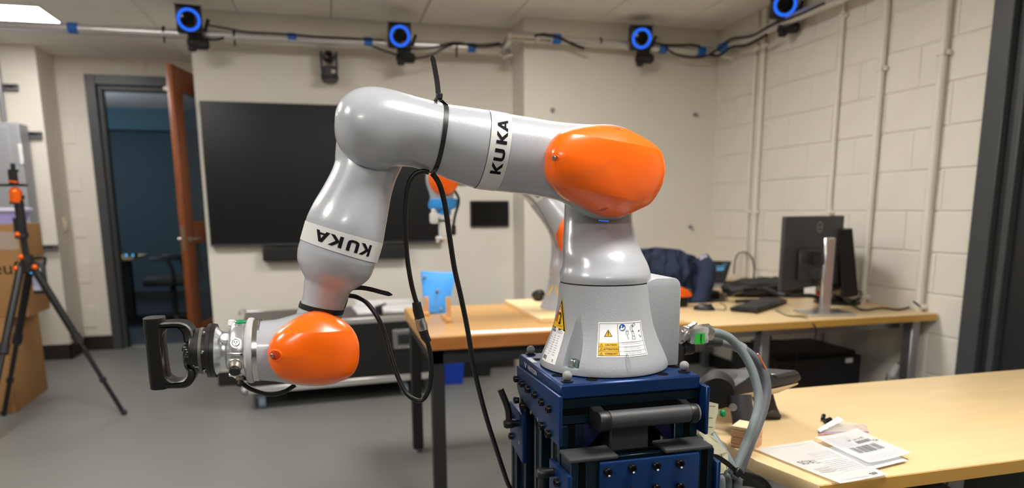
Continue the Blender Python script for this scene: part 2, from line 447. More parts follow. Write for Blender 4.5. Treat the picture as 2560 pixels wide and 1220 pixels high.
slab(0, .13, .01, 2.38); slab(LW-.17, LW, .01, 2.38); slab(.13, LW-.17, 2.20, 2.38); slab(.13, LW-.17, .01, .30); slab(.13, LW-.17, .98, 1.16)
leaf = obj('door_leaf', mb, 'doorwood', d1)
mb = MB(); slab(.13, LW-.17, .30, .98, .008); slab(.13, LW-.17, 1.16, 2.20, .008); obj('glass_pane', mb, 'glass', leaf)
mb = MB()
for s_ in (-1, 1):
    c = H_+dl*(LW-.07)+V((0, 0, 1.02))
    mb.cyl(c+nl*s_*.023, c+nl*s_*.03, .026)
    mb.cyl(c+nl*s_*.03, c+nl*s_*.07, .009)
    mb.tube([c+nl*s_*.065, c+nl*s_*.067-dl*.05, c+nl*s_*.066-dl*.12], .009)
obj('lever_handle', mb, 'chrome', leaf)
mb = MB(); c = F_+V((0, 0, 1.03)); mb.box(c, (.026, .004, .2), rz=math.atan2(nl.y, nl.x)); mb.box(c+dl*.004, (.014, .012, .03), rz=math.atan2(nl.y, nl.x))
obj('latch_plate', mb, 'chrome', leaf)
# the dark room beyond
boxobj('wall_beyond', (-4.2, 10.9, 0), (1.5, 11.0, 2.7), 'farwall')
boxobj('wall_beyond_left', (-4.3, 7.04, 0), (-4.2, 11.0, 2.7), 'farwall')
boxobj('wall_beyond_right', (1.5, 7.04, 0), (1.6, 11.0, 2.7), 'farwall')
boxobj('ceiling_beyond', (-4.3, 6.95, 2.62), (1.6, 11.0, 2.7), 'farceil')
boxobj('wall_beyond_lit_strip', (-4.2, 10.55, 2.34), (1.5, 10.9, 2.62), 'farlit')  # lighter teal box painted for the blue-lit strip at the wall top
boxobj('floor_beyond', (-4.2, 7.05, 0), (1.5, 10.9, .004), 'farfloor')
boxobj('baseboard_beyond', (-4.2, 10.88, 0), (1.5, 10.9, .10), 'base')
t = thing('side_table', 'small wooden table with dark post leg in the unlit room past the door', 'table', (-2.25, 8.6, 0))
obj('tabletop', MB().lohi((-2.95, 8.3, .72), (-2.10, 8.95, .75), .004), 'maple', t)
obj('post', MB().lohi((-2.32, 8.55, .03), (-2.2, 8.65, .72)), 'blackm', t)
obj('foot', MB().lohi((-2.55, 8.35, 0.004), (-2.1, 8.85, .03)), 'blackm', t)
t = thing('jug', 'small clear jug on the side table past the doorway', 'jug', (-2.36, 8.5, .75))
obj('body', MB().lathe([(0, .05), (.02, .06), (.13, .055), (.17, .035), (.19, .036)], (-2.36, 8.5, .75), (0, 0, 1)), 'bag', t)
obj('lid', MB().lathe([(.19, .036), (.2, .03), (.205, .001)], (-2.36, 8.5, .75), (0, 0, 1)), 'whitep', t)
t = thing('office_chair', 'dark office chair in the unlit room past the doorway', 'chair', (-1.70, 8.2, 0))
obj('seat', MB().box((-1.70, 8.2, .50), (.5, .5, .09), .03, seg=2), 'blackm', t)
obj('backrest', MB().box((-1.47, 8.3, .86), (.07, .46, .5), .03, rz=.3, seg=2), 'blackm', t)
obj('post', MB().cyl((-1.70, 8.2, .08), (-1.70, 8.2, .46), .03).tube([(-1.50, 8.3, .45), (-1.42, 8.32, .55), (-1.44, 8.32, .85)], .02), 'blackm', t)
for s_ in (-1, 1): obj('armrest', MB().tube(crom([(-1.65, 8.2+s_*.27, .48), (-1.63, 8.2+s_*.29, .62), (-1.67, 8.2+s_*.29, .73)], 4), .018).box((-1.70, 8.2+s_*.29, .75), (.28, .07, .03), .01), 'blackm', t)
mb = MB()
for k in range(5):
    a = k*PI*.4; e = V((-1.70+.29*math.cos(a), 8.2+.29*math.sin(a), .075)); mb.tube([(-1.70, 8.2, .1), e], [.03, .018]); mb.cyl(e+V((-.012, 0, -.043)), e+V((.012, 0, -.043)), .028)
obj('star_base', mb, 'blackm', t)
t = thing('desk_lamp_gadget', 'little dark gadget with blue lights on the side table', 'gadget', (-2.15, 8.42, .75))
obj('case', MB().lohi((-2.22, 8.40, .75), (-2.08, 8.46, .785), .005), 'black', t)
for dx in (-.035, .03): obj('indicator_light', MB().ball((-2.15+dx, 8.398, .77), .008, 10), 'ledc', t)
ld = bpy.data.lights.new('far_room_fill', 'POINT'); ld.energy = 70; ld.shadow_soft_size = .15; ld.color = (.72, .88, 1.0)  # unseen point light added to lift the far ceiling and walls
lo = bpy.data.objects.new('far_room_fill', ld); C.objects.link(lo); lo.location = (-3.2, 8.6, 1.95)
# dark steel door frame at the right edge
d2 = thing('door_2', None, None, (XR, 2.0, 0), kind='structure')
mb = MB(); mb.lohi((XR-.06, 2.425, 0), (XR+.12, 2.525, 2.46), .004); mb.lohi((XR-.06, 1.52, 2.37), (XR+.12, 2.425, 2.46), .004); mb.lohi((XR-.06, 1.44, 0), (XR+.12, 1.52, 2.46), .004)
obj('door_frame', mb, 'frame', d2)
obj('gasket', MB().lohi((XR-.03, 2.385, 0), (XR+.1, 2.425, 2.4)), 'framedk', d2)
obj('stop_bead', MB().lohi((XR-.045, 2.352, 0), (XR+.1, 2.385, 2.4), .004), 'frame', d2)
obj('dark_side_panel', MB().lohi((XR-.01, 2.165, 0), (XR+.05, 2.352, 2.4)), 'framedk', d2)
obj('metal_edge', MB().lohi((XR-.02, 2.148, 0), (XR+.05, 2.165, 2.4)), 'galv', d2)
obj('door_leaf', MB().lohi((XR-.015, 1.52, 0.01), (XR+.05, 2.148, 2.37)), 'doorwood', d2)
boxobj('wall_outside', (3.2, 1.2, 0), (3.3, 2.8, ZC), 'framedk')
# light switch, conduits, wall anchors
t = thing('light_switch', 'ivory light switch on the side of the pier', 'light switch', (-2.19, 6.72, 1.13))
obj('plate', MB().lohi((-2.20, 6.69, 1.08), (-2.193, 6.76, 1.20), .002), 'switch', t); obj('rocker', MB().lohi((-2.195, 6.71, 1.11), (-2.187, 6.74, 1.17), .002), 'switch', t)
for i, (y, z0, r, w) in enumerate(((4.33, .40, .012, 'thin painted conduit on the block wall, first from the corner'), (4.235, .40, .016, 'painted conduit on the block wall, second from the corner'), (3.50, .35, .013, 'painted conduit on the block wall behind the monitors'), (3.175, .72, .017, 'painted conduit on the block wall just right of the monitors'), (2.79, .72, .019, 'painted conduit on the block wall nearest the dark door frame'))):
    x = XR-.012-r
    t = thing('conduit', w, 'conduit', (x, y, z0), 'painted conduits on the block wall')
    obj('pipe', MB().cyl((x, y, z0), (x, y, ZC-.002), r, 14), 'block', t)
    for z in ((z0+.012, 1.95) if z0 > .6 else (1.2, 2.3)): obj('strap', MB().lohi((x-.004, y-r-.014, z), (XR-.006, y+r+.014, z+.022), .003).lohi((x-r-.003, y-r-.003, z), (x+.004, y+r+.003, z+.022), .003), 'block', t)
for i, (x, y, w) in enumerate(((1380, 275, 'upper left bolt sticking out of the bay wall'), (1737, 287, 'upper right bolt sticking out of the bay wall'), (1725, 567, 'lower right bolt sticking out of the bay wall above the jacket'))):
    p = aY(x, y, YB)
    t = thing('wall_bolt', w, 'bolt', p, 'bolts in the bay wall')
    obj('shank', MB().cyl(p+V((0, .01, 0)), p-V((0, .045, 0)), .006, 10), 'steel', t); obj('nut', MB().cyl(p-V((0, .0, 0)), p-V((0, .022, 0)), .015, 6), 'galv', t)

# ------------------------------------------------------------------ screens on the back wall
t = thing('television', 'very large black flat screen on the wall behind the robot elbow', 'television', (0, YT, 1.0))
obj('body', MB().lohi((-.80, YT-.06, 1.003), (.815, YT-.002, 1.968), .004), 'black', t)
obj('screen', MB().lohi((-.79, YT-.064, 1.018), (.805, YT-.06, 1.958)), 'screen', t)
obj('bottom_rail', MB().lohi((-.80, YT-.066, 1.003), (.815, YT-.06, 1.016)), 'dgrey', t)
t = thing('soundbar', 'long black soundbar under the large screen', 'soundbar', (.04, YT, .89))
obj('body', MB().lohi((-.465, YT-.09, .89), (.545, YT-.002, .99), .012, 2), 'blackm', t); obj('grille', MB().lohi((-.44, YT-.094, .90), (.52, YT-.088, .98), .003), 'black', t)
t = thing('wall_tablet', 'small black tablet screen on the wall right of the large screen', 'tablet', (1.186, YT, 1.11))
obj('body', MB().lohi((1.035, YT-.03, 1.112), (1.337, YT-.002, 1.307), .006), 'black', t); obj('screen', MB().lohi((1.047, YT-.032, 1.124), (1.325, YT-.03, 1.295)), 'screenbl', t)
t = thing('ptz_camera', 'dark pan-tilt camera on a bracket above the large screen', 'camera', (.052, YT, 2.12))
c = V((.052, YT-.09, 0))
obj('base', MB().lathe([(0, .05), (.01, .058), (.07, .056), (.075, .05)], c+V((0, 0, 2.135)), (0, 0, 1), 28), 'dgrey', t)
obj('bracket', MB().lohi((0.005, YT-.16, 2.122), (.10, YT-.002, 2.136), .003).lohi((-.005, YT-.15, 2.122), (.11, YT-.06, 2.15), .006), 'black', t)
for s_ in (-1, 1): obj('yoke_arm', MB().lohi((.052+s_*.05-.009, YT-.125, 2.19), (.052+s_*.05+.009, YT-.055, 2.31), .008, 2), 'dgrey', t)
hd = obj('head', MB().lathe([(-.055, .02), (-.05, .036), (-.01, .04), (.05, .04), (.06, .034), (.062, .001)], c+V((0, 0, 2.275)), (0, -1, -.1), 28), 'dgrey', t)
obj('lens', MB().lathe([(.058, .03), (.075, .03), (.076, .024), (.068, .02), (.066, .001)], c+V((0, 0, 2.275)), (0, -1, -.1), 28), 'screenbl', hd)
obj('logo_plate', MB().lohi((.065, YT-.152, 2.16), (.09, YT-.146, 2.185), .001), 'steel', t)

# ------------------------------------------------------------------ the tracking rig: pipe, clamps, tape, cameras, cables
PZ = 2.362
t = thing('rig_pipe', 'silver rig pipe along the back wall and past the doorway', 'pipe', (-.6, 4.95, PZ))
obj('tube', MB().cyl((-3.6, 4.95, PZ-.03), (1.262, 4.95, PZ-.002), .029, 24), 'alu', t)
def tapering(parent, p, ax, w=.055, r=.032): obj('tape', MB().tube([p-ax*w/2, p+ax*w/2], r, 20), 'tape', parent)
AX = V((1, 0, 0))
for px in (187, 731, 920, 1178): q = aY(px, 100, 4.95); tapering(t, V((q.x, 4.95, PZ-.015 if px < 500 else PZ-.004)), AX)
for px in (412, 587, 1140):
    q = aY(px, 100, 4.95); obj('velcro_strap', MB().tube([V((q.x-.007, 4.95, PZ-.006)), V((q.x+.007, 4.95, PZ-.006))], .031, 16).lohi((q.x-.006, 4.935, PZ-.075), (q.x+.006, 4.94, PZ-.03)), 'blackm', t)
fit = MB(); fit.cyl((1.21, 4.95, PZ-.003), (1.30, 4.95, PZ), .034, 20); fit.cyl((1.262, 4.95, PZ), (1.262, 4.75, PZ+.036), .034, 20); fit.cyl((1.262, 4.99, PZ-.01), (1.262, 4.71, PZ+.04), .0265, 20)
fit.cyl((1.235, 4.93, PZ-.06), (1.31, 4.90, PZ-.045), .02, 12)
obj('corner_clamp', fit, 'steel', t)
t2 = thing('rig_pipe', 'silver rig pipe along the boxed-out bay wall', 'pipe', (2.0, 4.73, PZ))
obj('tube', MB().cyl((1.23, 4.73, PZ+.036), (2.80, 4.73, PZ+.006), .029, 24), 'alu', t2)
obj('coupler', MB().cyl((1.24, 4.73, PZ+.036), (1.42, 4.73, PZ+.033), .034, 24).cyl((1.45, 4.73, PZ+.032), (1.53, 4.73, PZ+.031), .031, 24), 'steel', t2)
for px, dz in ((1390, .034), (1656, .012), (1752, .008)): q = aY(px, 110, 4.73); tapering(t2, V((q.x, 4.73, PZ+dz)), AX, .062, .034)
q = aY(1500, 112, 4.73); obj('velcro_strap', MB().tube([V((q.x-.007, 4.73, PZ+.028)), V((q.x+.007, 4.73, PZ+.028))], .031, 16), 'blackm', t2)
t3 = thing('rig_pipe', 'silver rig pipe running forward along the block wall', 'pipe', (2.78, 3.6, PZ))
obj('tube', MB().cyl((2.78, 4.80, PZ+.008), (2.78, 1.2, PZ+.02), .029, 24), 'alu', t3)
obj('corner_clamp', MB().cyl((2.72, 4.735, PZ+.006), (2.84, 4.735, PZ+.006), .036, 20).ball((2.745, 4.685, PZ+.006), .018), 'steel', t3)
tapering(t3, V((2.78, 4.55, PZ+.01)), V((0, 1, 0)), .13, .034)
obj('wall_flange', MB().cyl((2.79, 4.64, PZ-.03), (2.894, 4.64, PZ-.05), .013).cyl((2.882, 4.64, PZ-.05), (2.894, 4.64, PZ-.05), .05, 24), 'block', t3)
def mocap(pos, look, lab):
    t = thing('tracking_camera', lab, 'camera', pos, 'blue ringed tracking cameras on the rig')
    pos = V(pos); f = (V(look)-pos).normalized(); s_ = f.cross(V((0, 0, 1))).normalized(); u = s_.cross(f)
    R = Matrix((( s_.x, f.x, u.x, 0), (s_.y, f.y, u.y, 0), (s_.z, f.z, u.z, 0), (0, 0, 0, 1)))
    P = lambda a, b, c: pos+s_*a+f*b+u*c
    obj('housing', MB().box(P(0, -.06, 0), (.15, .12, .16), .012, mx=R, seg=2), 'black', t)
    obj('sunshade', MB().box(P(0, -.02, .082), (.155, .11, .005), .001, mx=R), 'dgrey', t)
    ring = MB(); n = 40
    ring.rings([[P(r*math.cos(2*PI*j/n), d, r*math.sin(2*PI*j/n)) for j in range(n)] for r, d in ((.050, .0), (.050, .008), (.067, .008), (.067, .0))], cap=False)
    obj('light_ring', ring, 'led', t)
    obj('lens', MB().lathe([(-.01, .049), (.010, .047), (.014, .034), (.004, .028), (.002, .001)], P(0, 0, 0), f, 32), 'screenbl', t)
    m_ = MB(); m_.box(P(-.03, -.07, -.098), (.09, .06, .05), .008, mx=R); m_.box(P(-.04, -.06, -.135), (.13, .07, .065), .016, mx=R); m_.box(P(-.005, -.04, -.165), (.05, .05, .04), .01, mx=R); m_.cyl(P(-.1, -.06, -.12), P(.02, -.03, -.15), .013, 10); m_.cyl(P(-.085, -.06, -.06), P(-.11, -.06, .015), .011, 10)
    obj('clamp', m_, 'blackm', t)
    return t
mocap(aY(472, 49, 4.84), (-.3, 1.0, 1.6), 'blue ringed tracking camera above the wooden door')
mocap(aY(1000, 90, 4.84), (.4, 1.0, 1.5), 'blue ringed tracking camera above the large screen')
mocap(aY(1604, 96, 4.64), (1.2, 1.0, 1.5), 'blue ringed tracking camera on the bay wall pipe')
mocap(aX(1963, 11, 2.74), (1.0, .5, 1.5), 'blue ringed tracking camera over the block wall at the ceiling')
def wire(pts, r, lab, cat='cable', m='cable', group=None, per=8, name='cable', n=8):
    return solo(name, MB().tube(crom(pts, per), r, n), m, lab, cat, group)
G = 'black cables along the rig'
wire([aY(515, 62, 4.9), aY(560, 70, 4.915), aY(620, 80, 4.915), aY(700, 84, 4.915), aY(800, 92, 4.91), aY(960, 100, 4.9)], .006, 'thin black cable along the rig pipe left of the screen camera', group=G)
wire([aY(480, 92, 4.9), aY(510, 98, 4.9), aY(540, 99, 4.91), aY(560, 95, 4.91)], .008, 'short black cable end under the camera above the wooden door', group=G)
wire([aY(930, 115, 4.89), aY(970, 130, 4.88), aY(1020, 144, 4.87), aY(1060, 143, 4.88), aY(1090, 132, 4.88), aY(1110, 120, 4.9), aY(1140, 110, 4.905), aY(1200, 112, 4.9), aY(1250, 107, 4.88)], .0065, 'looping black cable hanging right of the screen camera', group=G)
wire([aY(1000, 122, 4.89), aY(1060, 122, 4.88), aY(1095, 116, 4.88), aY(1120, 109, 4.9), aY(1150, 107, 4.905), aY(1200, 118, 4.9), aY(1260, 110, 4.85)], .0065, 'straighter black cable behind the raised cable tie', group=G)
wire([aY(1336, 90, 4.70), aY(1360, 86, 4.70), aY(1400, 95, 4.69), aY(1425, 108, 4.69), aY(1450, 118, 4.69), aY(1462, 121, 4.68)], .010, 'black cable end drooping off the bay pipe', group=G)
wire([aY(1630, 105, 4.66), aY(1660, 112, 4.69), aY(1700, 113, 4.69), aY(1730, 112, 4.69), aY(1750, 116, 4.69)], .009, 'black cable bundle bowed above the bay pipe', group=G)
wire([aY(1665, 120, 4.69), aY(1690, 136, 4.69), aY(1730, 143, 4.69), aY(1765, 140, 4.69), aX(1800, 120, 2.74), aX(1830, 97, 2.74), aX(1880, 90, 2.73), aX(1930, 62, 2.73), aX(1990, 40, 2.72), aX(2060, 8, 2.72)], .008, 'black cable sagging under the pipe corner', group=G)
wire([aX(1775, 138, 2.73), aX(1800, 138, 2.73), aX(1830, 118, 2.73), aX(1870, 112, 2.72), aX(1915, 88, 2.72)], .011, 'thick black cable run below the block wall pipe', group=G)

# ------------------------------------------------------------------ left side: cabinet, strut, tripod, boxes
PY = 6.52
for i, (x0, x1, y, w) in enumerate(((-10, 48, 217, 'top'), (48, 107, 336, 'middle'), (85, 147, 619, 'bottom'))):
    a, b = aY(x0, y, PY), aY(x1, y, PY)
    t = thing('strut_channel', f'slotted steel strut on the pier, the {w} one', 'strut', (a+b)/2, 'strut channels on the pier')
    mb = MB(); mb.lohi((a.x, PY-.008, a.z-.022), (b.x, PY-.001, a.z+.022)); mb.lohi((a.x, PY-.04, a.z-.022), (b.x, PY-.008, a.z-.012)); mb.lohi((a.x, PY-.04, a.z+.012), (b.x, PY-.008, a.z+.022))
    obj('channel', mb, 'galv', t)
    obj('slot', MB().lohi((a.x+.06, PY-.0095, a.z-.006), (a.x+.1, PY-.0078, a.z+.006)).lohi((b.x-.08, PY-.0095, a.z-.006), (b.x-.04, PY-.0078, a.z+.006)), 'framedk', t)
a, b = aY(-40, 305, 6.3), aY(78, 840, 6.3)
t = thing('electrical_cabinet', 'grey electrical cabinet on the pier behind the tripod', 'cabinet', ((a.x+b.x)/2, 6.4, .55))
x1 = aY(38, 310, 6.3).x
obj('body', MB().lohi((x1-.6, 6.30, .62), (x1+.02, 6.479, aY(20, 306, 6.3).z), .006), 'cabinet', t)
obj('door', MB().lohi((x1-.59, 6.285, .65), (x1-.05, 6.30, aY(20, 306, 6.3).z-.03), .004), 'cabinet', t)
mb = MB()
for y in (370, 395): q = aY(58, y, 6.3); mb.lohi((x1+.0, 6.292, q.z-.05), (x1+.028, 6.302, q.z+.03), .004)
obj('hinge', mb, 'whitep', t)
q0, q1 = aY(1, 190, 6.45), aY(12, 303, 6.45)
solo('conduit', MB().cyl((q1.x, 6.44, q1.z-.05), (q1.x, 6.44, ZC-.002), .017, 14), 'galv', 'steel conduit rising from the grey cabinet to the ceiling', 'conduit')
# cardboard boxes
def carton(name, pts, z0, z1, lab, flap=False):
    t = thing(name, lab, 'box', V((pts[0][0], pts[0][1], z0)), 'cardboard boxes by the tripod')
    P = [V((p[0], p[1], z0)) for p in pts]
    obj('carton', MB().prism(P, V((0, 0, z1-z0)), .004), 'card', t)
    m_ = MB(); c = sum(P, V())/4
    a, b = (P[0]+P[1])/2, (P[3]+P[2])/2; w = (P[1]-P[0]).normalized()*.03
    m_.prism([a-w+V((0, 0, z1-z0+.0005)), a+w+V((0, 0, z1-z0+.0005)), b+w+V((0, 0, z1-z0+.0005)), b-w+V((0, 0, z1-z0+.0005))], V((0, 0, .0006)))
    obj('packing_tape', m_, 'sticky', t)
    return t
f0, f1, b1 = aZ(36, 1030, 0), aZ(124, 968, 0), aZ(-60, 1028, 0)
f0 = V((-1.965, 4.80, 0)); f1 = V((-2.0, 5.42, 0)); l0 = V((-2.60, 4.77, 0)); 
carton('cardboard_box', [l0, f0, f1, (-2.64, 5.39)], 0.0, aX(100, 765, -2.0).z, 'large plain cardboard box standing on the floor behind the tripod')
q = aY(68, 560, 5.12); q2 = aY(80, 735, 5.12)
bt = aX(100, 765, -2.0).z
up_ = carton('cardboard_box', [(-2.75, 4.86), (q.x+.03, 4.90), (q.x+.01, 5.30), (-2.78, 5.28)], bt+.0015, aY(55, 560, 5.0).z, 'upper cardboard box with handwriting beside the tripod column')
m_ = MB(); p = aY(24, 672, 4.878)
text(m_, 'Neuf', p.x-.075, p.z, .115, lambda u, v: V((u, 4.86+(u+2.75)/(q.x+2.78)*.04-.0012, v)), sx=1.0)
obj('handwriting', m_, 'ink', up_)
m_ = MB(); p = aY(12, 600, 4.87); rect(m_, p.x-.12, p.z-.06, p.x+.06, p.z+.05, lambda u, v: V((u, 4.86+(u+2.75)/(q.x+2.78)*.04-.001, v))); obj('clear_tape', m_, 'bag', up_)
top = aY(55, 560, 5.0).z
t = thing('plastic_tub', 'pale lavender plastic tub lying on the upper cardboard box', 'tub', (aY(72, 540, 5.08).x-.268, 5.08, top))
c = V((aY(72, 540, 5.08).x-.268, 5.08, top))
obj('tub', MB().rings([[c+V((sx*math.copysign(abs(math.cos(a))**.5, math.cos(a)), sy*math.copysign(abs(math.sin(a))**.5, math.sin(a)), z)) for a in [2*PI*j/32 for j in range(32)]] for sx, sy, z in ((.225, .14, .001), (.245, .155, .05), (.255, .17, .075), (.262, .178, .078))]), 'lav', t)
obj('rim', MB().rings([[c+V((sx*math.copysign(abs(math.cos(a))**.5, math.cos(a)), sy*math.copysign(abs(math.sin(a))**.5, math.sin(a)), z)) for a in [2*PI*j/32 for j in range(32)]] for sx, sy, z in ((.262, .178, .076), (.268, .184, .082), (.268, .184, .096), (.255, .172, .10))]), 'lavw', t)
# tripod: legs measured where they meet the floor
TY = 4.55
def tp(x, y, Y=TY): return aY(x, y, Y)
t = thing('tripod', 'black and orange camera tripod standing left in front of the cardboard boxes', 'tripod', V((tp(75, 660).x, TY, 0)))
cx = tp(68, 660).x
cp = lambda x, y: tp(x, y)
obj('centre_column', MB().cyl(cp(70, 665), cp(57, 590), .017, 16).cyl(cp(58, 597), cp(46, 500), .024, 16).cyl(cp(53, 596), cp(47, 545), .030, 16), 'black', t)
obj('collar', MB().cyl(cp(70, 665), cp(66, 637), .033, 20), 'blackm', t)
obj('collar', MB().cyl(cp(57, 592), cp(55, 583), .032, 20), 'blackm', t)
for x, y in ((49, 586), (58, 642), (46, 671), (92, 667)): obj('orange_lock', MB().ball(cp(x, y)-V((0, .028, 0)), .016, 14), 'oranget', t)
obj('ball_head', MB().cyl(cp(41, 506), cp(39, 478), .032, 20).ball(cp(38.5, 482), .032, 16), 'oranget', t)
obj('head_knob', MB().cyl(cp(46, 492), cp(60, 493), .013, 12), 'black', t)
obj('head_plate', MB().cyl(cp(42, 511), cp(42, 506), .036, 20), 'black', t)
obj('mount_plate', MB().box(cp(33, 463), (.13, .05, .014), .003), 'black', t)
obj('mount_post', MB().lohi(cp(26, 462)-V((0, .02, 0)), cp(40, 428)+V((0, .02, 0)), .004).cyl(cp(33, 428), cp(32, 408), .012).lohi(cp(22, 430)-V((0, .015, 0)), cp(44, 424)+V((0, .015, 0))), 'black', t)
obj('mount_ring', MB().cyl(cp(34, 456), cp(34, 452), .027, 18), 'oranget', t)
hub = cp(70, 668)
obj('hub', MB().cyl(hub+V((0, 0, -.03)), hub+V((0, 0, .03)), .045, 20), 'black', t)
def leg(a, foot):
    a, foot = V(a), V(foot)
    k = obj('leg', MB().tube([a, a.lerp(foot, .48)], .021, 14).tube([a.lerp(foot, .46), foot], .0135, 12), 'black', t)
    obj('leg_lock', MB().tube([a.lerp(foot, .44), a.lerp(foot, .5)], .026, 14), 'blackm', k)
    obj('leg_lock', MB().tube([a.lerp(foot, .74), a.lerp(foot, .765)], .02, 12), 'blackm', k)
    obj('rubber_foot', MB().ball(foot+V((0, 0, .012)), .018, 12), 'blackm', k)
fr = aZ(320, 1028, 0); fm = aZ(31, 1026, 0); fl = aZ(-40, 1120, 0)
leg(hub+V((.03, -.01, 0)), V((fr.x, fr.y-.08, .004)))
leg(hub+V((0, .03, 0)), V((fm.x, fm.y-.12, .004)))
leg(hub+V((-.03, -.02, 0)), V((fl.x, fl.y, .004)))
t = thing('battery_pack', 'small pale battery pack with blue light hung on the tripod', 'battery', cp(92, 740))
obj('case', MB().box(cp(88, 697)+V((0, .06, 0)), (.075, .03, .19), .01, seg=2), 'dgrey', t)
obj('face_panel', MB().box(cp(85, 700)+V((0, .042, 0)), (.05, .006, .13), .004), 'lavw', t)
obj('indicator_light', MB().ball(cp(74, 679)+V((0, .02, 0)), .012, 12), 'ledc', t)
obj('carry_handle', MB().tube(crom([cp(72, 648)+V((0, .06, 0)), cp(98, 644)+V((0, .06, 0)), cp(103, 652)+V((0, .06, 0)), cp(100, 668)+V((0, .06, 0))], 4), .008), 'black', t)
#@@BENCH@@
# ================================================================== FLIGHT CASE AND BENCH
CA, CB = V((-.575, 4.40, 0)), V((.66, 4.50, 0))
cu = (CB-CA).normalized(); cv = V((-cu.y, cu.x, 0)); CL = (CB-CA).length; CD = .62
def cp3(u, v, z): return CA+cu*u+cv*v+V((0, 0, z))
def cbox(mb, u0, u1, v0, v1, z0, z1, bev=0):
    return mb.box(cp3((u0+u1)/2, (v0+v1)/2, (z0+z1)/2), (u1-u0, v1-v0, z1-z0), bev, rz=math.atan2(cu.y, cu.x))
t = thing('flight_case', 'black flight case with aluminium edges on casters under the large screen', 'case', cp3(CL/2, CD/2, 0))
obj('shell', cbox(MB(), .008, CL-.008, .008, CD-.008, .125, .548), 'flightpanel', t)
obj('lid_panel', cbox(MB(), .012, CL-.012, .012, CD-.012, .545, .553), 'flighttop', t)
def rail(u0, u1, v0, v1, z0, z1): obj('edge_rail', cbox(MB(), u0, u1, v0, v1, z0, z1, .004), 'alu', t)
rail(0, CL, 0, .03, .518, .556); rail(0, CL, CD-.03, CD, .518, .556); rail(0, .03, .03, CD-.03, .518, .556); rail(CL-.03, CL, .03, CD-.03, .518, .556)
rail(0, CL, 0, .03, .115, .158); rail(0, CL, CD-.03, CD, .115, .158); rail(0, .03, .03, CD-.03, .115, .158); rail(CL-.03, CL, .03, CD-.03, .115, .158)
for u in (0, CL-.032):
    for v in (0, CD-.032): rail(u, u+.032, v, v+.032, .158, .518)
for u in (.012, CL-.012):
    for v in (.012, CD-.012):
        for z in (.135, .545): obj('corner_ball', MB().ball(cp3(u, v, z), .028, 14), 'galv', t)
for u in (1.03, 1.19):
    zc = .40 if u < 1.1 else .36
    l = obj('butterfly_latch', cbox(MB(), u-.085 if u < 1.1 else u-.045, u+.085 if u < 1.1 else u+.045, -.006, .012, zc-.065, zc+.065, .003), 'galv', t)
    w_ = .085 if u < 1.1 else .045
    obj('recess_dish', cbox(MB(), u-w_+.03, u+w_-.03, -.009, -.004, zc-.035, zc+.035, .002), 'framedk', l)
    mb = MB(); n_ = 6 if u < 1.1 else 3
    for i in range(n_):
        for z in (zc-.054, zc+.054): mb.ball(cp3(u-w_+.012+i*(2*w_-.024)/(n_-1), -.007, z), .006, 8)
    o = obj('rivets', mb, 'chrome', l); o['kind'] = 'stuff'
obj('latch_keeper', cbox(MB(), .98, 1.08, -.008, .002, .415, .425), 'chrome', t)
for u, v in ((.09, .08), (1.0, .08), (.09, CD-.08), (1.0, CD-.08)):
    w = obj('caster', cbox(MB(), u-.045, u+.045, v-.04, v+.04, .107, .116, .002).tube([cp3(u, v, .1), cp3(u+.02, v+.01, .055)], [.03, .02], 12), 'galv', t)
    obj('wheel', MB().cyl(cp3(u+.02-.02, v, .048), cp3(u+.02+.02, v, .048), .0475, 24), 'caster', w)
p = cp3(1.0, .30, .5535)
t = thing('cable_tray', 'white shallow tray of papers lying on the flight case lid', 'tray', p)
obj('sheet', cbox(MB(), .74, 1.18, .16, .48, .5535, .575, .004), 'paper', t)
obj('raised_lip', cbox(MB(), .76, 1.16, .44, .50, .576, .61, .004), 'whitep', t)
t = thing('black_clip', 'small black clamp standing on the white tray', 'clamp', cp3(.89, .14, .5535))
obj('jaw', cbox(MB(), .85, .90, .10, .15, .5535, .61, .006), 'black', t)
obj('lever', MB().tube([cp3(.86, .125, .6), cp3(.93, .125, .625)], [.012, .006], 10), 'black', t)

BX0, BX1, BY0, BY1, BZ = .345, 1.49, 2.615, 3.46, .752
t = thing('workbench', 'wooden workbench with black steel frame beside the pedestal', 'bench', (.95, 3.04, 0))
obj('tabletop', MB().lohi((BX0, BY0, BZ-.055), (BX1, BY1, BZ), .004), 'bench', t)
obj('front_edge', MB().lohi((BX0+.002, BY0-.003, BZ-.054), (BX1-.002, BY0+.001, BZ-.006)), 'benched', t)
obj('apron', MB().lohi((BX0+.02, BY0+.02, BZ-.115), (BX1-.02, BY0+.06, BZ-.056)).lohi((BX0+.02, BY1-.06, BZ-.115), (BX1-.02, BY1-.02, BZ-.056)).lohi((BX0+.02, BY0+.06, BZ-.115), (BX0+.06, BY1-.06, BZ-.056)).lohi((BX1-.06, BY0+.06, BZ-.115), (BX1-.02, BY1-.06, BZ-.056)), 'blackm', t)
for x in (BX0+.018, BX1-.07):
    for y in (BY0+.02, BY1-.075):
        l = obj('leg', MB().lohi((x, y, .02), (x+.052, y+.052, BZ-.056), .004), 'blackm', t)
        obj('glide', MB().lathe([(0, .022), (.008, .024), (.02, .012)], (x+.026, y+.026, 0), (0, 0, 1), 16), 'galv', l)
a, b = aZ(1172, 838, BZ), aZ(1375, 826, BZ)
p1, p2, p3, p4 = aZ(1175, 829, BZ), aZ(1375, 824, BZ), V((1.0, BY0+.004, BZ)), V((p1x:=aZ(1178, 836, BZ).x, BY0+.012, BZ))
solo('paper_strip', MB().prism([V((p.x, p.y, BZ+.0008)) for p in (p4, V((1.1, BY0+.006, BZ)), V((1.1, BY0+.05, BZ)), p1)], V((0, 0, .0012))), 'paper', 'white paper strip along the front edge of the wooden workbench', 'paper')
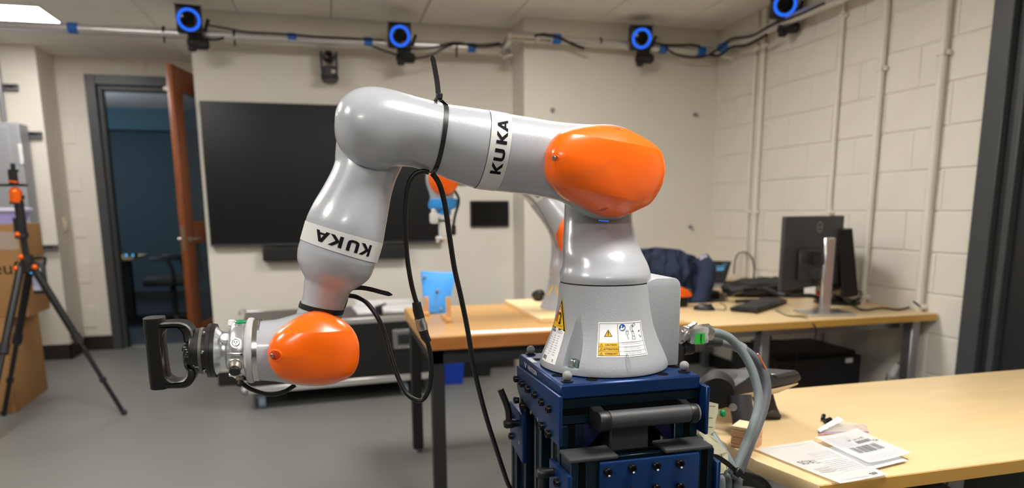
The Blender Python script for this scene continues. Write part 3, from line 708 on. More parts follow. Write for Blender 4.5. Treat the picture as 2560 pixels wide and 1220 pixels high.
# blue board on a peg easel
ec = aZ(1100, 785, BZ)
t = thing('marker_board', 'blue wrapped board with grey marker balls on a wooden peg easel', 'board', (ec.x, ec.y, BZ))
d = ec.y
tl, tr, br, bl = aY(1052, 678, d+.10), aY(1139, 680, d+.10), aY(1118, 783, d+.015), aY(1063, 781, d+.015)
tl, tr, br, bl = aY(1053, 677, d+.10), aY(1140, 681, d+.10), aY(1119, 785, d+.01), aY(1062, 781, d+.01)
nb = (tr-tl).cross(bl-tl).normalized()
if nb.y > 0: nb = -nb
obj('board', MB().prism([tl, tr, br, bl], -nb*.02, .004), 'bluefilm', t)
for x, y in ((1062, 692), (1094, 727), (1103, 773)):
    f = (y-677)/106; q = aY(x, y, d+.10-.09*f-.012)
    b_ = obj('marker_ball', MB().ball(q, .008, 14), 'ball', t); obj('marker_stud', MB().cyl(q-nb*.004, q-nb*.016, .006, 10), 'black', b_)
for x in (1063, 1122):
    f0 = aZ(x+4 if x < 1100 else x, 790 if x < 1100 else 806, BZ); tp_ = aY(x-3 if x < 1100 else x+2, 742, f0.y)
    obj('peg', MB().lohi((f0.x-.010, f0.y, BZ+.001), (f0.x+.010, f0.y+.012, tp_.z), .003), 'peg', t)
    obj('peg_foot', MB().lohi((f0.x-.012, f0.y-.012, BZ+.0005), (f0.x+.012, f0.y+.14, BZ+.02), .003), 'peg', t)
b0 = aZ(1296, 751, BZ); b1 = aZ(1300, 758, BZ)
solo('plywood_board', MB().lohi((.865, 2.80, BZ), (1.48, 3.44, BZ+.022), .002), 'ply', 'pale plywood board on the workbench under the second robot', 'board')
PZ2 = BZ+.022
q = aZ(1347, 752, PZ2)
t = thing('camera_puck', 'small black puck lying on the pale plywood board', 'puck', q)
obj('cap', MB().lathe([(-.03, .022), (-.01, .028), (.02, .026), (.03, .015)], q+V((0, 0, .03)), (.6, -1, .25), 20), 'black', t); obj('stem', MB().cyl(q+V((.01, -.03, .022)), q+V((.05, -.05, .012)), .008, 10), 'black', t)
t = thing('waste_bin', 'blue plastic bin on the floor behind the workbench', 'bin', (.80, 4.45, 0), 'bins behind the workbench')
def bin_(x, y, w, h, m): 
    return MB().rings([[V((x+sx*w*k, y+sy*w*.8*k, z)) for sx, sy in ((-1, -1), (1, -1), (1, 1), (-1, 1))] for k, z in ((.82, 0.0), (1, h), (.94, h), (.8, .02))])
q = aZ(1113, 950, 0); q = V((q.x+.05, q.y-.06, 0))
obj('body', bin_(q.x-.05, q.y, .13, .40, 0), 'binblue', t); t.location = (q.x-.05, q.y, 0)
o = t.children[0]; o.data.transform(Matrix.Translation(V((.80, 4.45, 0))-V((q.x-.05, q.y, 0))))
obj('rim', MB().tube([V((q.x-.05+sx*.132, q.y+sy*.106, .398)) for sx, sy in ((-1, -1), (1, -1), (1, 1), (-1, 1))], .008, 8, close=True), 'binblue', t)
q = aZ(1190, 940, 0)
t = thing('waste_bin', 'black plastic bin on the floor behind the workbench', 'bin', (q.x, q.y+.05, 0), 'bins behind the workbench')
obj('body', bin_(q.x, q.y+.05, .125, .40, 0), 'blackm', t)
obj('rim', MB().tube([V((q.x+sx*.127, q.y+.05+sy*.102, .398)) for sx, sy in ((-1, -1), (1, -1), (1, 1), (-1, 1))], .008, 8, close=True), 'blackm', t)

# ------------------------------------------------------------------ generic loft: sections are (centre, half vector u, half vector w)
def supr(a, p):
    c, s_ = math.cos(a), math.sin(a)
    return math.copysign(abs(c)**(2/p), c), math.copysign(abs(s_)**(2/p), s_)
class Loft:
    def __init__(s, secs, p=2.0):
        s.s = [(V(c), V(u), V(w)) for c, u, w in secs]; s.p = p
    def frame(s, t):
        k = len(s.s); i = min(int(t), k-2); f = t-i
        g = lambda j, q: s.s[max(0, min(k-1, j))][q]
        out = []
        for q in range(3):
            p0, p1, p2, p3 = g(i-1, q), g(i, q), g(i+1, q), g(i+2, q)
            out.append(0.5*((2*p1)+(-p0+p2)*f+(2*p0-5*p1+4*p2-p3)*f*f+(-p0+3*p1-3*p2+p3)*f**3))
        return out
    def at(s, t, a, off=0.0):
        c, u, w = s.frame(t); x, y = supr(a, s.p)
        return c+u*(x*(1+off/max(u.length, 1e-6)))+w*(y*(1+off/max(w.length, 1e-6)))
    def mesh(s, t0=0, t1=None, per=5, n=64, off=0.0, mb=None, cap=True):
        t1 = len(s.s)-1 if t1 is None else t1
        k = max(1, int(round((t1-t0)*per)))
        mb = mb or MB()
        return mb.rings([[s.at(t0+(t1-t0)*i/k, 2*PI*j/n, off) for j in range(n)] for i in range(k+1)], cap)
    def ribbon(s, t, w, th, n=72, tilt=0.0, n_=None):
        """a strap round the body at t, w wide along the axis, th thick"""
        c, u, wv = s.frame(t); ax = (s.frame(t+.02)[0]-s.frame(t-.02)[0]).normalized()
        def P(a, o, e): return s.at(t, a, o)+ax*e
        return MB().rings([[P(2*PI*j/n, o, e) for j in range(n)] for o, e in ((.0002, -w/2), (th, -w/2), (th, w/2), (.0002, w/2))], cap=False, close=True)

# second robot, on the plywood board
t = thing('robot_arm', 'smaller looking second robot arm on the plywood board behind the first', 'robot arm', (1.0, 3.1, PZ2), 'robot arms')
SP = 3.08
bc = aZ(1417, 768, PZ2); SP = bc.y
S2 = V((bc.x, SP, PZ2+.36))
def ringsec(c, ax, r, r2=None):
    ax = V(ax).normalized(); w = V((0, -1, 0)); u = w.cross(ax).normalized(); return (V(c), u*r, w*(r2 or r))
bz = lambda z: V((bc.x, SP, PZ2+z))
t.location = (bc.x, SP, PZ2)
obj('base', Loft([ringsec(bz(z), (0, 0, 1), r) for z, r in ((0, .13), (.01, .128), (.05, .11), (.10, .094), (.157, .085))]).mesh(n=40), 'greyc', t)
obj('connector_box', MB().lohi((bc.x+.05, SP-.05, PZ2+.005), (bc.x+.16, SP+.05, PZ2+.16), .01, 2), 'greyc', t)
obj('column', Loft([ringsec(bz(z)+V((0, y, 0)), (0, 0, 1), r) for z, r, y in ((.157, .085, 0), (.19, .084, 0), (.24, .072, .015), (.30, .065, .035), (.36, .07, .045), (.41, .055, .045), (.43, .02, .045))]).mesh(n=40), 'grey', t)
E2 = aY(1285, 395, SP); dE = (E2-S2).normalized()
up2 = [S2-dE*.09, S2-dE*.06, S2, S2+dE*.09, S2+dE*.2, S2+dE*.3, E2, E2+dE*.05, E2+dE*.085]
arm2 = Loft([ringsec(c-V((0, .03 if i in (1, 2, 3) else 0, 0)), dE, r) for i, (c, r) in enumerate(zip(up2, (.02, .075, .09, .075, .068, .068, .078, .06, .01)))])
obj('upper_arm', arm2.mesh(n=40), 'grey', t)
bd = obj('label_band', arm2.mesh(4.1, 4.6, n=40, off=.001, cap=False), 'band', t)
mb = MB(); kuka(mb, lambda u, v: arm2.at(4.47-.24*v, math.radians(125-70*u), .0018)); obj('lettering', mb, 'ink', bd, fix=False)
def dome(oc, fn_center, h, p=2.4, k=14, n=72, crease=None, back=0.012):
    """inflated cover: oc(i) outline points, raised by h towards -y"""
    rings = []
    c = sum(oc, V())/len(oc)
    if fn_center is not None: c = fn_center
    rings.append([q+V((0, back, 0)) for q in oc])
    for i in range(k):
        a = PI/2*i/k; s_ = math.cos(a)**(2/p); hh = math.sin(a)**(2/p)
        r = []
        for q in oc:
            pnt = c+(q-c)*s_; pnt = V((pnt.x, pnt.y-h*hh, pnt.z)); r.append(pnt)
        rings.append(r)
    if crease: rings = [[crease(p_) for p_ in r] for r in rings]
    mb = MB(); mb.rings(rings, cap=True)
    return mb
oc = [S2+V((.082*math.cos(a), -.088, .098*math.sin(a)-.006)) for a in [2*PI*j/48 for j in range(48)]]
cv_ = obj('cover', dome(oc, None, .055, back=.04, k=8), 'orange', t)
W2 = aY(1103, 437, SP-.03); dW = (W2-E2).normalized()
fa = Loft([ringsec(c, dW, r) for c, r in ((E2-dW*.06, .03), (E2, .075), (E2+dW*.1, .066), (E2+dW*.2, .07), (E2+dW*.27, .07), (E2+dW*.32, .05), (W2, .05))])
obj('forearm', fa.mesh(n=40), 'grey', t)
WX = W2.x
def wz(y): return aY(1103, y, SP-.03).z
wr = Loft([ringsec((WX, SP-.03, z), (0, 0, -1), r) for z, r in ((wz(408), .02), (wz(415), .05), (wz(440), .068), (wz(462), .066), (wz(480), .056), (wz(492), .052), (wz(500), .052))])
obj('wrist', wr.mesh(n=40), 'grey', t)
oc = [V((WX+.002, SP-.085, wz(442)))+V((.066*math.cos(a), 0, .072*math.sin(a)-.01)) for a in [2*PI*j/48 for j in range(48)]]
obj('cover', dome(oc, None, .045, k=8), 'orange', t)
mb = MB(); nn = 28
mb.rings([[V((WX+.004+r*(1+.06*math.sin(5*a+z*90))*math.cos(a), SP-.03+r*(1+.06*math.cos(4*a))*math.sin(a), z)) for a in [2*PI*j/nn for j in range(nn)]] for z, r in ((wz(497), .054), (wz(499), .062), (wz(512), .064), (wz(521), .058), (wz(525), .036), (wz(537), .034))])
obj('blue_wrap', mb, 'bluefilm', t)
mb = MB(); mb.cyl((WX+.005, SP-.03, wz(537)), (WX+.005, SP-.03, wz(551)), .032, 24); mb.lohi((WX-.015, SP-.055, wz(592)), (WX+.03, SP-.005, wz(550)), .008); mb.lohi((WX-.03, SP-.05, wz(600)), (WX+.028, SP-.01, wz(590)), .006)
obj('gripper_body', mb, 'whitep', t)
obj('gripper_collar', MB().cyl((WX+.005, SP-.03, wz(552)), (WX+.005, SP-.03, wz(549)), .034, 24), 'bluedk', t)
q = aY(1085, 545, SP-.05)
obj('side_camera', MB().box(q, (.036, .04, .05), .01, seg=2).ball(q+V((.002, 0, .032)), .014, 12).box(q+V((.02, 0, .01)), (.03, .02, .016)), 'whitep', t)
for dx in (-.022, .012): obj('finger', MB().box(V((WX+dx, SP-.03, wz(601))), (.014, .02, .022), .004), 'whitep', t)
mb = MB(); mb.tube(crom([V((WX+.05, SP-.03, wz(470))), V((WX+.075, SP-.04, wz(500))), V((WX+.055, SP-.045, wz(540))), V((WX+.045, SP-.045, wz(570))), V((WX+.03, SP-.045, wz(590)))], 6), .006, 8); mb.box(V((WX+.048, SP-.04, wz(575))), (.02, .03, .05), .008)
obj('cable_loom', mb, 'black', t)
mb = MB(); mb.tube(crom([aY(1318, 487, SP-.11), aY(1345, 515, SP-.11), aY(1375, 570, SP-.10), aY(1393, 620, SP-.08)], 6), .006, 8)
obj('air_hose', mb, 'cablelt', t)
mb = MB(); p0 = aY(1384, 690, SP); 
th = math.radians(210)
def cone2(u, v): 
    z = .085+v; r = .101-.28*(z-.08); a = th+u/r; return V((bc.x+(r+.001)*math.cos(a), SP+(r+.001)*math.sin(a), PZ2+z))
mb.mapped([(-.035, -.02), (.035, -.02), (0, .05)], [(0, 1, 2)], cone2)
obj('warning_sticker', mb, 'yellow', t, fix=False)
#@@DESK@@
# ================================================================== BACK DESK WITH MONITORS
DZ = .72
t = thing('corner_desk', 'pale maple L-shaped desk along the block wall', 'desk', (2.3, 3.2, 0))
obj('desktop', MB().prism([V((1.50, 2.69, DZ-.035)), V((XR-.012, 2.69, DZ-.035)), V((XR-.012, 4.80, DZ-.035)), V((2.35, 4.80, DZ-.035)), V((2.35, 3.75, DZ-.035)), V((2.18, 3.38, DZ-.035)), V((1.50, 3.38, DZ-.035))], V((0, 0, .035)), .003), 'maple', t)
obj('edge_band', MB().lohi((1.51, 2.6885, DZ-.0335), (XR-.02, 2.691, DZ-.003)), 'mapleed', t)
for x, y, n_ in ((1.97, 2.80, 0), (2.79, 2.74, 0), (1.60, 3.28, 0), (2.80, 4.7, 0), (2.42, 4.7, 0)):
    obj('leg', MB().lohi((x, y, .0), (x+.05, y+.06, DZ-.036), .004), 'galv', t)
obj('crossbar', MB().lohi((1.60, 2.83, DZ-.09), (2.8, 2.86, DZ-.036)), 'galv', t)
# monitors
def monitor(name, lab, base, n, w, h, zb, tilt, deep, neck_off, stand, logo):
    """base: foot centre on the desk; n: unit vector out of the monitor's back"""
    base, n = V(base), V(n).normalized(); d = V((-n.y, n.x, 0))
    if d.x < 0: d = -d
    t = thing(name, lab, 'monitor', base, 'monitors on the corner desk')
    R = Matrix(((d.x, n.x, 0, 0), (d.y, n.y, 0, 0), (0, 0, 1, 0), (0, 0, 0, 1)))
    Rt = R @ Matrix.Rotation(tilt, 4, 'X')
    c = base-n*neck_off+V((0, 0, zb+h/2-base.z))
    P = lambda a, b, z: c+(Rt @ V((a, b, z)))
    hs = obj('housing', MB().box(P(0, 0, 0), (w, deep, h), .004, mx=Rt), 'dgrey' if logo else 'black', t)
    obj('screen', MB().box(P(0, -deep/2-.001, 0), (w-.02, .003, h-.02), mx=Rt), 'screenbl', t)
    obj('back_bulge', MB().box(P(0, deep/2+.008, -.06 if logo else 0), (w*.55, .02, h*.42), .008, mx=Rt), 'dgrey' if logo else 'black', hs)
    if logo:
        mb = MB(); fn = lambda u, v: P(u, deep/2+.0008, v)
        k = 28; o_, i_ = .026, .0215; cx_, cz_ = .035, h/2-.055
        mb.mapped([(cx_+r*math.cos(2*PI*j/k), cz_+r*math.sin(2*PI*j/k)) for r in (o_, i_) for j in range(k)], [(j, (j+1) % k, k+(j+1) % k, k+j) for j in range(k)], fn)
        text(mb, 'DELL', cx_, cz_, .0155, lambda u, v: fn(2*cx_-u if DMIR else u, v), .01)
        obj('logo', mb, 'galv', hs, fix=False)
        mb = MB()
        for x in (-.06, -.03, .02): mb.box(P(x, deep/2+.012, -h/2+.06), (.018, .016, .03), .002, mx=Rt)
        obj('plugs', mb, 'black', hs)['kind'] = 'stuff'
    stand(t, base, d, n, R, P)
    return t
DMIR = True
def silver_stand(t, base, d, n, R, P):
    obj('base_plate', MB().box(base+V((0, 0, .005)), (.235, .18, .009), .003, rz=-.22), 'silver', t)
    obj('neck', MB().box(base+V((0.0, 0.0, .19)), (.055, .026, .37), .006, rz=math.atan2(d.y, d.x)-.5), 'silver', t)
    obj('arm_joint', MB().box(base-n*.045+V((0, 0, .27)), (.07, .09, .07), .01, mx=R), 'dgrey', t)
mb0 = aZ(2060, 783, DZ)
monitor('monitor', 'black monitor seen from behind on a silver stand', (mb0.x, mb0.y, DZ), (.36, -.93, 0), .53, .355, aY(2000, 718, 2.95).z, 0, .022, .085, silver_stand, True)
def black_stand(t, base, d, n, R, P):
    obj('base_plate', MB().lathe([(0, .12), (.012, .12), (.022, .09), (.026, .04)], base, (0, 0, 1), 32), 'black', t)
    obj('neck', MB().box(base+V((0, 0, .09)), (.07, .04, .15), .008, mx=R), 'black', t)
mb1 = aZ(2092, 757, DZ)
monitor('monitor', 'thick black older monitor leaning behind the silver-stand monitor', (mb1.x, mb1.y, DZ), (.93, -.36, 0), 0.40, .355, DZ+.055, .16, .08, .03, black_stand, False)
# small things on the corner desk
k0, k1, k2 = aZ(1828, 780, DZ), aZ(1893, 785, DZ), aZ(1968, 758, DZ)
t = thing('keyboard', 'black keyboard on the corner desk left of the silver stand', 'keyboard', (k0+k2)/2)
kd = (k2-k1).normalized(); kn = V((-kd.y, kd.x, 0)); kl = (k2-k1).length; kw = .14
def kb(u, v, z): return k1+kd*u+kn*v+V((0, 0, z))
obj('body', MB().prism([kb(0, 0, .004), kb(kl, 0, .004), kb(kl, kw, .004), kb(0, kw, .004)], V((0, 0, .018)), .004), 'black', t)
cache = None
for i in range(5):
    for j in range(15):
        c = kb(.012+(j+.5)*(kl-.024)/15, .012+(i+.5)*(kw-.024)/5, .0245)
        if cache is None:
            m_ = MB().box((0, 0, 0), ((kl-.024)/15-.003, (kw-.024)/5-.003, .005), .0012, rz=math.atan2(kd.y, kd.x)); cache = obj('key', m_, 'dgrey'); o = cache
        else: o = cache.copy(); C.objects.link(o)
        o.parent = t; o.location = c-V(t.location)
q = aZ(1760, 775, DZ)
t = thing('mouse', 'black computer mouse on the near edge of the corner desk', 'mouse', q)
mb = MB(); b = bmesh.new(); bmesh.ops.create_uvsphere(b, u_segments=24, v_segments=14, radius=1)
for v in b.verts: v.co = V((v.co.x*.032, v.co.y*.056, max(v.co.z, 0)*.034)); v.co = Matrix.Rotation(.9, 3, 'Z') @ v.co + q
mb._merge(b); obj('shell', mb, 'black', t); obj('scroll_wheel', MB().cyl(q+V((.022, -.02, .026)), q+V((.028, -.014, .026)), .009, 14), 'dgrey', t)
wire([q+V((-.0, .05, .012)), aZ(1808, 775, DZ+.004), aZ(1812, 763, DZ+.004), aZ(1800, 758, DZ+.004)], .002, 'thin mouse lead curling behind the mouse', 'cable', 'cable')
def blob(name, c, sz, m, lab, cat, seed=0, amp=.12, fr=4.0, sub=4, rz=0.0, group=None, floor=None):
    b = bmesh.new(); bmesh.ops.create_icosphere(b, subdivisions=sub, radius=1)
    for v in b.verts:
        p = v.co.copy(); k = 1+amp*noise.noise(p*fr+V((seed, 0, 0)))+amp*.5*noise.noise(p*fr*2.3+V((0, seed, 0)))
        q = V((p.x*sz[0]*k, p.y*sz[1]*k, p.z*sz[2]*k)); v.co = Matrix.Rotation(rz, 3, 'Z') @ q + V(c)
        if floor is not None: v.co.z = max(v.co.z, floor)
    mb = MB(); mb._merge(b); return solo(name, mb, m, lab, cat, group, sharp=80)
q = aZ(1935, 740, DZ)
mb = MB(); b = bmesh.new(); bmesh.ops.create_icosphere(b, subdivisions=4, radius=1)
for v in b.verts:
    p = v.co; k = 1+.10*noise.noise(p*3.1)+.06*noise.noise(p*7); z = math.copysign(abs(p.z)**.5, p.z)
    v.co = Matrix.Rotation(.25, 3, 'Z') @ V((p.x*.33*k, p.y*.19*k, (z*.5+.5)*.085*(1+.3*noise.noise(p*4)))) + V((q.x+.03, q.y+.12, DZ+.001))
mb._merge(b)
t = thing('laptop_bag', 'black fabric bag lying flat on the corner desk beside the monitors', 'bag', (q.x+.03, q.y+.12, DZ))
obj('body', mb, 'blackm', t, sharp=80)
obj('strap', MB().tube(crom([aZ(1822, 738, DZ+.03), aZ(1850, 728, DZ+.09), aZ(1900, 722, DZ+.1), aZ(1960, 738, DZ+.09), aZ(2030, 740, DZ+.06), aZ(2045, 748, DZ+.02)], 6), .012, 8), 'black', t)
obj('foot', MB().lohi(aZ(1846, 757, DZ+.001), aZ(1846, 757, DZ)+V((.12, .03, .015)), .003), 'black', t)
a = aZ(2030, 722, DZ)
t = thing('small_box', 'small white and red packet beside the black bag', 'packet', a+V((0, 0, .085)))
c = aZ(2035, 725, DZ+.04); t.location = c-V((0, 0, .04))
obj('carton', MB().box(c, (.10, .07, .075), .002, rz=.4), 'whitep', t); obj('red_label', MB().box(c+V((.012, -.012, -.014)), (.08, .052, .03), rz=.4), 'red', t)
# laptop
lb = aZ(1800, 709, DZ)
t = thing('laptop', 'open laptop with dark screen on the corner desk beside the navy jacket', 'laptop', (2.60, 4.2, DZ))
tl, tr, br, bl = aY(1786, 640, 4.32), aY(1842, 648, 4.25), aY(1812, 707, 4.12), aY(1776, 700, 4.18)
br = V((br.x, br.y, DZ+.018)); bl = V((bl.x, bl.y, DZ+.018))
rd = (br-bl).normalized(); upv = ((tr-br)+(tl-bl))/2
W_ = .31; o0 = br-rd*W_
nn_ = rd.cross(upv).normalized()
if nn_.y > 0: nn_ = -nn_
uh = upv.normalized()*.215
obj('screen_lid', MB().prism([o0, br, br+uh, o0+uh], -nn_*.007, .002), 'black', t)
obj('screen', MB().prism([o0+rd*.01+uh*.05+nn_*.001, br-rd*.01+uh*.05+nn_*.001, br-rd*.01+uh*.96+nn_*.001, o0+rd*.01+uh*.96+nn_*.001], -nn_*.0009), 'laptop', t)
mb = MB(); fn = lambda u, v: br-rd*(W_*(1-u))+uh*v+nn_*.0016
for u, v, w, h in ((.50, .68, .05, .05), (.58, .69, .06, .06), (.70, .70, .2, .05), (.74, .61, .16, .05), (.73, .54, .15, .09), (.55, .42, .10, .05), (.56, .35, .06, .06), (.54, .27, .06, .06), (.83, .82, .1, .03)): rect(mb, u, v, u+w, v+h, fn)
o = obj('screen_text', mb, 'laplines', t, fix=False); o['kind'] = 'stuff'
fb = V((-rd.y, rd.x, 0)); fb = fb if fb.y > 0 else -fb; fb = -fb
if fb.dot(nn_) < 0: fb = -fb
obj('keyboard_deck', MB().prism([o0+V((0, 0, -.017)), br+V((0, 0, -.017)), br+fb*.21+V((0, 0, -.017)), o0+fb*.21+V((0, 0, -.017))], V((0, 0, .015)), .003), 'galv', t)
# cables at the wall
wire([aX(1835, 685, 2.80), aX(1838, 650, 2.84), aX(1848, 633, 2.84), aX(1865, 632, 2.84), aX(1880, 645, 2.84), aX(1886, 675, 2.84), aX(1882, 700, 2.82), aX(1875, 712, 2.80)], .005, 'arched thin cable standing against the block wall behind the laptop', group='cables on the corner desk')
wire([aZ(2122, 752, DZ+.006), aZ(2150, 745, DZ+.05), aZ(2152, 730, DZ+.06), aZ(2128, 730, DZ+.06), aZ(2118, 742, DZ+.02)], .005, 'small loop of black cable beside the older monitor', group='cables on the corner desk')
wire([aZ(2140, 748, DZ+.006), aZ(2185, 746, DZ+.006), aZ(2230, 749, DZ+.006), aZ(2265, 747, DZ+.006), aX(2288, 757, 2.86), aX(2306, 772, 2.88)], .005, 'upper black cable running to the wall on the desk', group='cables on the corner desk')
wire([aZ(2095, 744, DZ+.01), aZ(2135, 765, DZ+.006), aZ(2160, 775, DZ+.006), aZ(2205, 770, DZ+.006), aZ(2250, 774, DZ+.006), aZ(2290, 763, DZ+.006), aX(2304, 770, 2.88)], .005, 'lower wavy black cable running to the wall on the desk', group='cables on the corner desk')
wire([aZ(1940, 776, DZ+.003), aZ(1970, 789, DZ+.003), aZ(2010, 793, DZ+.003), aY(2035, 812, 2.68), aY(2040, 835, 2.675), aY(2030, 860, 2.70)], .003, 'thin keyboard lead dropping over the desk front', group='cables on the corner desk')
for i, (pts, l) in enumerate((([(2013, 640), (2020, 680), (2035, 700), (2050, 715), (2062, 728)], 'black video cable hanging from the monitor back, left one'), ([(2032, 660), (2040, 690), (2055, 705), (2070, 722)], 'black video cable hanging from the monitor back, right one'))):
    wire([aY(x, y, 2.93) for x, y in pts], .004, l, group='cables on the corner desk')
# under the desk
t = thing('computer_tower', 'black computer tower under the corner desk', 'computer', (2.40, 3.0, 0))
c0, c1 = aX(2008, 870, 2.2), aX(2205, 900, 2.68)
obj('case', MB().lohi((2.20, 3.02, .0), (2.72, 3.40, .48), .006).lohi((2.20, 2.98, .02), (2.72, 3.02, .46), .004), 'black', t)
p = aY(2123, 901, 2.979)
obj('white_label', MB().lohi((p.x-.022, 2.9785, p.z-.012), (p.x+.022, 2.9799, p.z+.012)), 'paper', t)
mb = MB()
for i in range(6): mb.lohi((2.25, 2.977, .08+i*.03), (2.5, 2.98, .09+i*.03))
obj('vent_slots', mb, 'dgrey', t)['kind'] = 'stuff'
t = thing('power_strip', 'power strip with white tag hanging beside the desk leg', 'power strip', aY(2260, 900, 2.95))
c = aY(2265, 893, 2.95)
obj('strip', MB().box(c, (.06, .05, .22), .006, mx=Matrix.Rotation(.25, 4, 'Y')), 'dgrey', t)
for z in (.05, -.04): obj('socket', MB().box(c+V((.012, -.026, z)), (.035, .006, .035), .002), 'switch', t)
t2 = thing('cable_tag', 'white paper tag on the cables under the desk', 'tag', aY(2237, 930, 2.92))
obj('paper', MB().box(aY(2237, 926, 2.90), (.034, .002, .07), mx=Matrix.Rotation(.5, 4, 'Y')), 'paper', t2)
obj('string', MB().tube([aY(2244, 912, 2.90), aY(2252, 895, 2.92)], .002, 6), 'cable', t2)
for pts, l in (([(2316, 796), (2320, 826), (2328, 850), (2333, 890), (2340, 920), (2338, 940)], 'black cable hanging along the right desk leg'), ([(2300, 840), (2270, 865), (2250, 880), (2235, 900), (2220, 930)], 'black cable slanting behind the right desk leg'), ([(1925, 806), (1928, 870), (1930, 920)], 'thin cable hanging straight under the desk'), ([(1890, 880), (1905, 860), (1940, 852), (1970, 862), (1990, 880), (1988, 910), (1980, 930)], 'black cable arched under the desk'), ([(1880, 850), (1910, 880), (1940, 905), (1960, 925)], 'black cable lying slanted under the desk')):
    wp = [aY(x, y, 2.98) for x, y in pts]
    if 'right desk leg' in l: wp += [V((wp[-1].x-.01, 2.98, .12)), V((wp[-1].x-.03, 2.98, .0065)), V((wp[-1].x-.12, 3.0, .0065))]
    wire(wp, .006, l, group='cables under the corner desk')
# chair with jacket
q = aY(1700, 690, 3.85)
t = thing('task_chair', 'black task chair behind the corner desk under the navy jacket', 'chair', (q.x, 3.75, 0))
X0, X1 = aY(1598, 690, 3.75).x, aY(1760, 690, 3.75).x; XM = (X0+X1)/2
ztop = aY(1690, 632, 3.75).z
obj('backrest', MB().box((XM-.03, 3.78, (ztop+.55)/2-.01), (X1-X0-.10, .06, ztop-.60), .025, seg=2), 'blackm', t)
obj('seat', MB().box((XM, 4.05, .48), (.50, .48, .09), .03, seg=2), 'blackm', t)
obj('post', MB().cyl((XM, 4.02, .10), (XM, 4.02, .45), .03), 'black', t)
q = aZ(1815, 768, .66)
a_ = aY(1805, 752, 3.75)
obj('armrest', MB().box((a_.x-.02, 3.95, a_.z+.03), (.11, .30, .05), .018, seg=2).tube([(a_.x-.02, 3.95, a_.z), (a_.x-.05, 4.0, .48)], .022), 'blackm', t)
obj('armrest', MB().box((X0+.02, 4.0, a_.z), (.09, .26, .04), .015, seg=2).tube([(X0+.02, 4.0, a_.z), (X0+.05, 4.05, .48)], .022), 'blackm', t)
mb = MB()
for k in range(5):
    a = k*PI*.4+.3; e = V((XM+.3*math.cos(a), 4.02+.3*math.sin(a), .07)); mb.tube([(XM, 4.02, .1), e], [.03, .018]); mb.cyl(e+V((-.012, 0, -.04)), e+V((.012, 0, -.04)), .03)
obj('star_base', mb, 'black', t)
# jacket: a cloth sheet draped over the backrest, folds in the geometry
nu, nv = 90, 64
out = [(1590, 640), (1605, 627), (1640, 627), (1690, 625), (1730, 630), (1762, 640), (1785, 665), (1790, 690)]
def jack(i, j):
    u = i/nu; v = j/nv*2-1          # v -1 front hem .. 0 top .. 1 back hem
    x = X0-.02+u*(X1-X0+.03)
    top_ = ztop+.012+.02*math.sin(u*5)+.012*noise.noise(V((u*6, 0, 3)))-.07*max(0, (u-.72)/.28)**2*1.0
    drop = .42 if v < 0 else .36
    s_ = abs(v); z = top_-max(0, s_*drop-.03) if s_ > .06 else top_-.06*s_
    y = 3.78+math.copysign(min(.075, .035+.09*s_) if s_ > .05 else s_*.9, v)
    fold = .030*noise.noise(V((u*5.5, v*2.2, .3)))+.022*noise.noise(V((u*11+v*3, v*5, 1.7)))+.010*noise.noise(V((u*26, v*14, 5)))
    vee = .03*math.exp(-((abs(u-.58)-.14*(1-s_*1.6))/.035)**2)*(1 if v < 0 and s_ < .7 else 0)
    y += math.copysign(1, v)*(fold+vee)
    x += .02*noise.noise(V((u*3, v*4, 9)))+(.04*max(0, s_-.5) if u > .9 else 0)
    if u > .6: z -= .10*(u-.6)*(1 if v < 0 else 0)
    return V((x, y, z))
mb = MB()
vs = [jack(i, j) for j in range(nv+1) for i in range(nu+1)]
mb._add(vs, [(j*(nu+1)+i, j*(nu+1)+i+1, (j+1)*(nu+1)+i+1, (j+1)*(nu+1)+i) for j in range(nv) for i in range(nu)])
inn_ = [jack(i, j) for j in range(nv+1) for i in range(nu+1)]
inn_ = [V((p.x, p.y-(p.y-3.78)*.15, p.z-.006)) for p in inn_]
mb._add(inn_, [(j*(nu+1)+i, (j+1)*(nu+1)+i, (j+1)*(nu+1)+i+1, j*(nu+1)+i+1) for j in range(nv) for i in range(nu)])
t = thing('jacket', 'navy fleece jacket draped over the task chair', 'jacket', (XM, 3.78, ztop-.45))
obj('cloth', mb, 'navy', t, sharp=180)
sl = crom([aY(1752, 648, 3.74), aY(1767, 672, 3.70), aY(1764, 705, 3.68), aY(1756, 740, 3.67), aY(1748, 765, 3.67)], 6)
obj('sleeve', MB().tube(sl, [.050+.014*noise.noise(p*14) for p in sl], 18), 'navy', t, sharp=180)
q = aY(1765, 644, 3.66); obj('neck_label', MB().box(q+V((0, .03, 0)), (.05, .004, .02), mx=Matrix.Rotation(-.25, 4, 'Y')), 'lavw', t)
q = aY(1718, 733, 3.30)
t = thing('barcode_scanner', 'orange and black hand tool on the desk behind the robot base', 'tool', (q.x, q.y, DZ))
P_ = [aY(x, y, 3.25) for x, y in ((1640, 715), (1690, 712), (1718, 723), (1732, 733), (1731, 742), (1700, 745), (1640, 745))]
obj('housing', MB().prism(P_, V((0, .09, 0)), .008), 'orange', t)
obj('lower_body', MB().lohi((aY(1650, 745, 3.26).x, 3.26, DZ+.001), (aY(1722, 745, 3.26).x, 3.33, aY(1700, 744, 3.26).z), .008), 'black', t)
obj('top_button', MB().box(aY(1722, 726, 3.29), (.03, .03, .012), .003), 'dgrey', t)

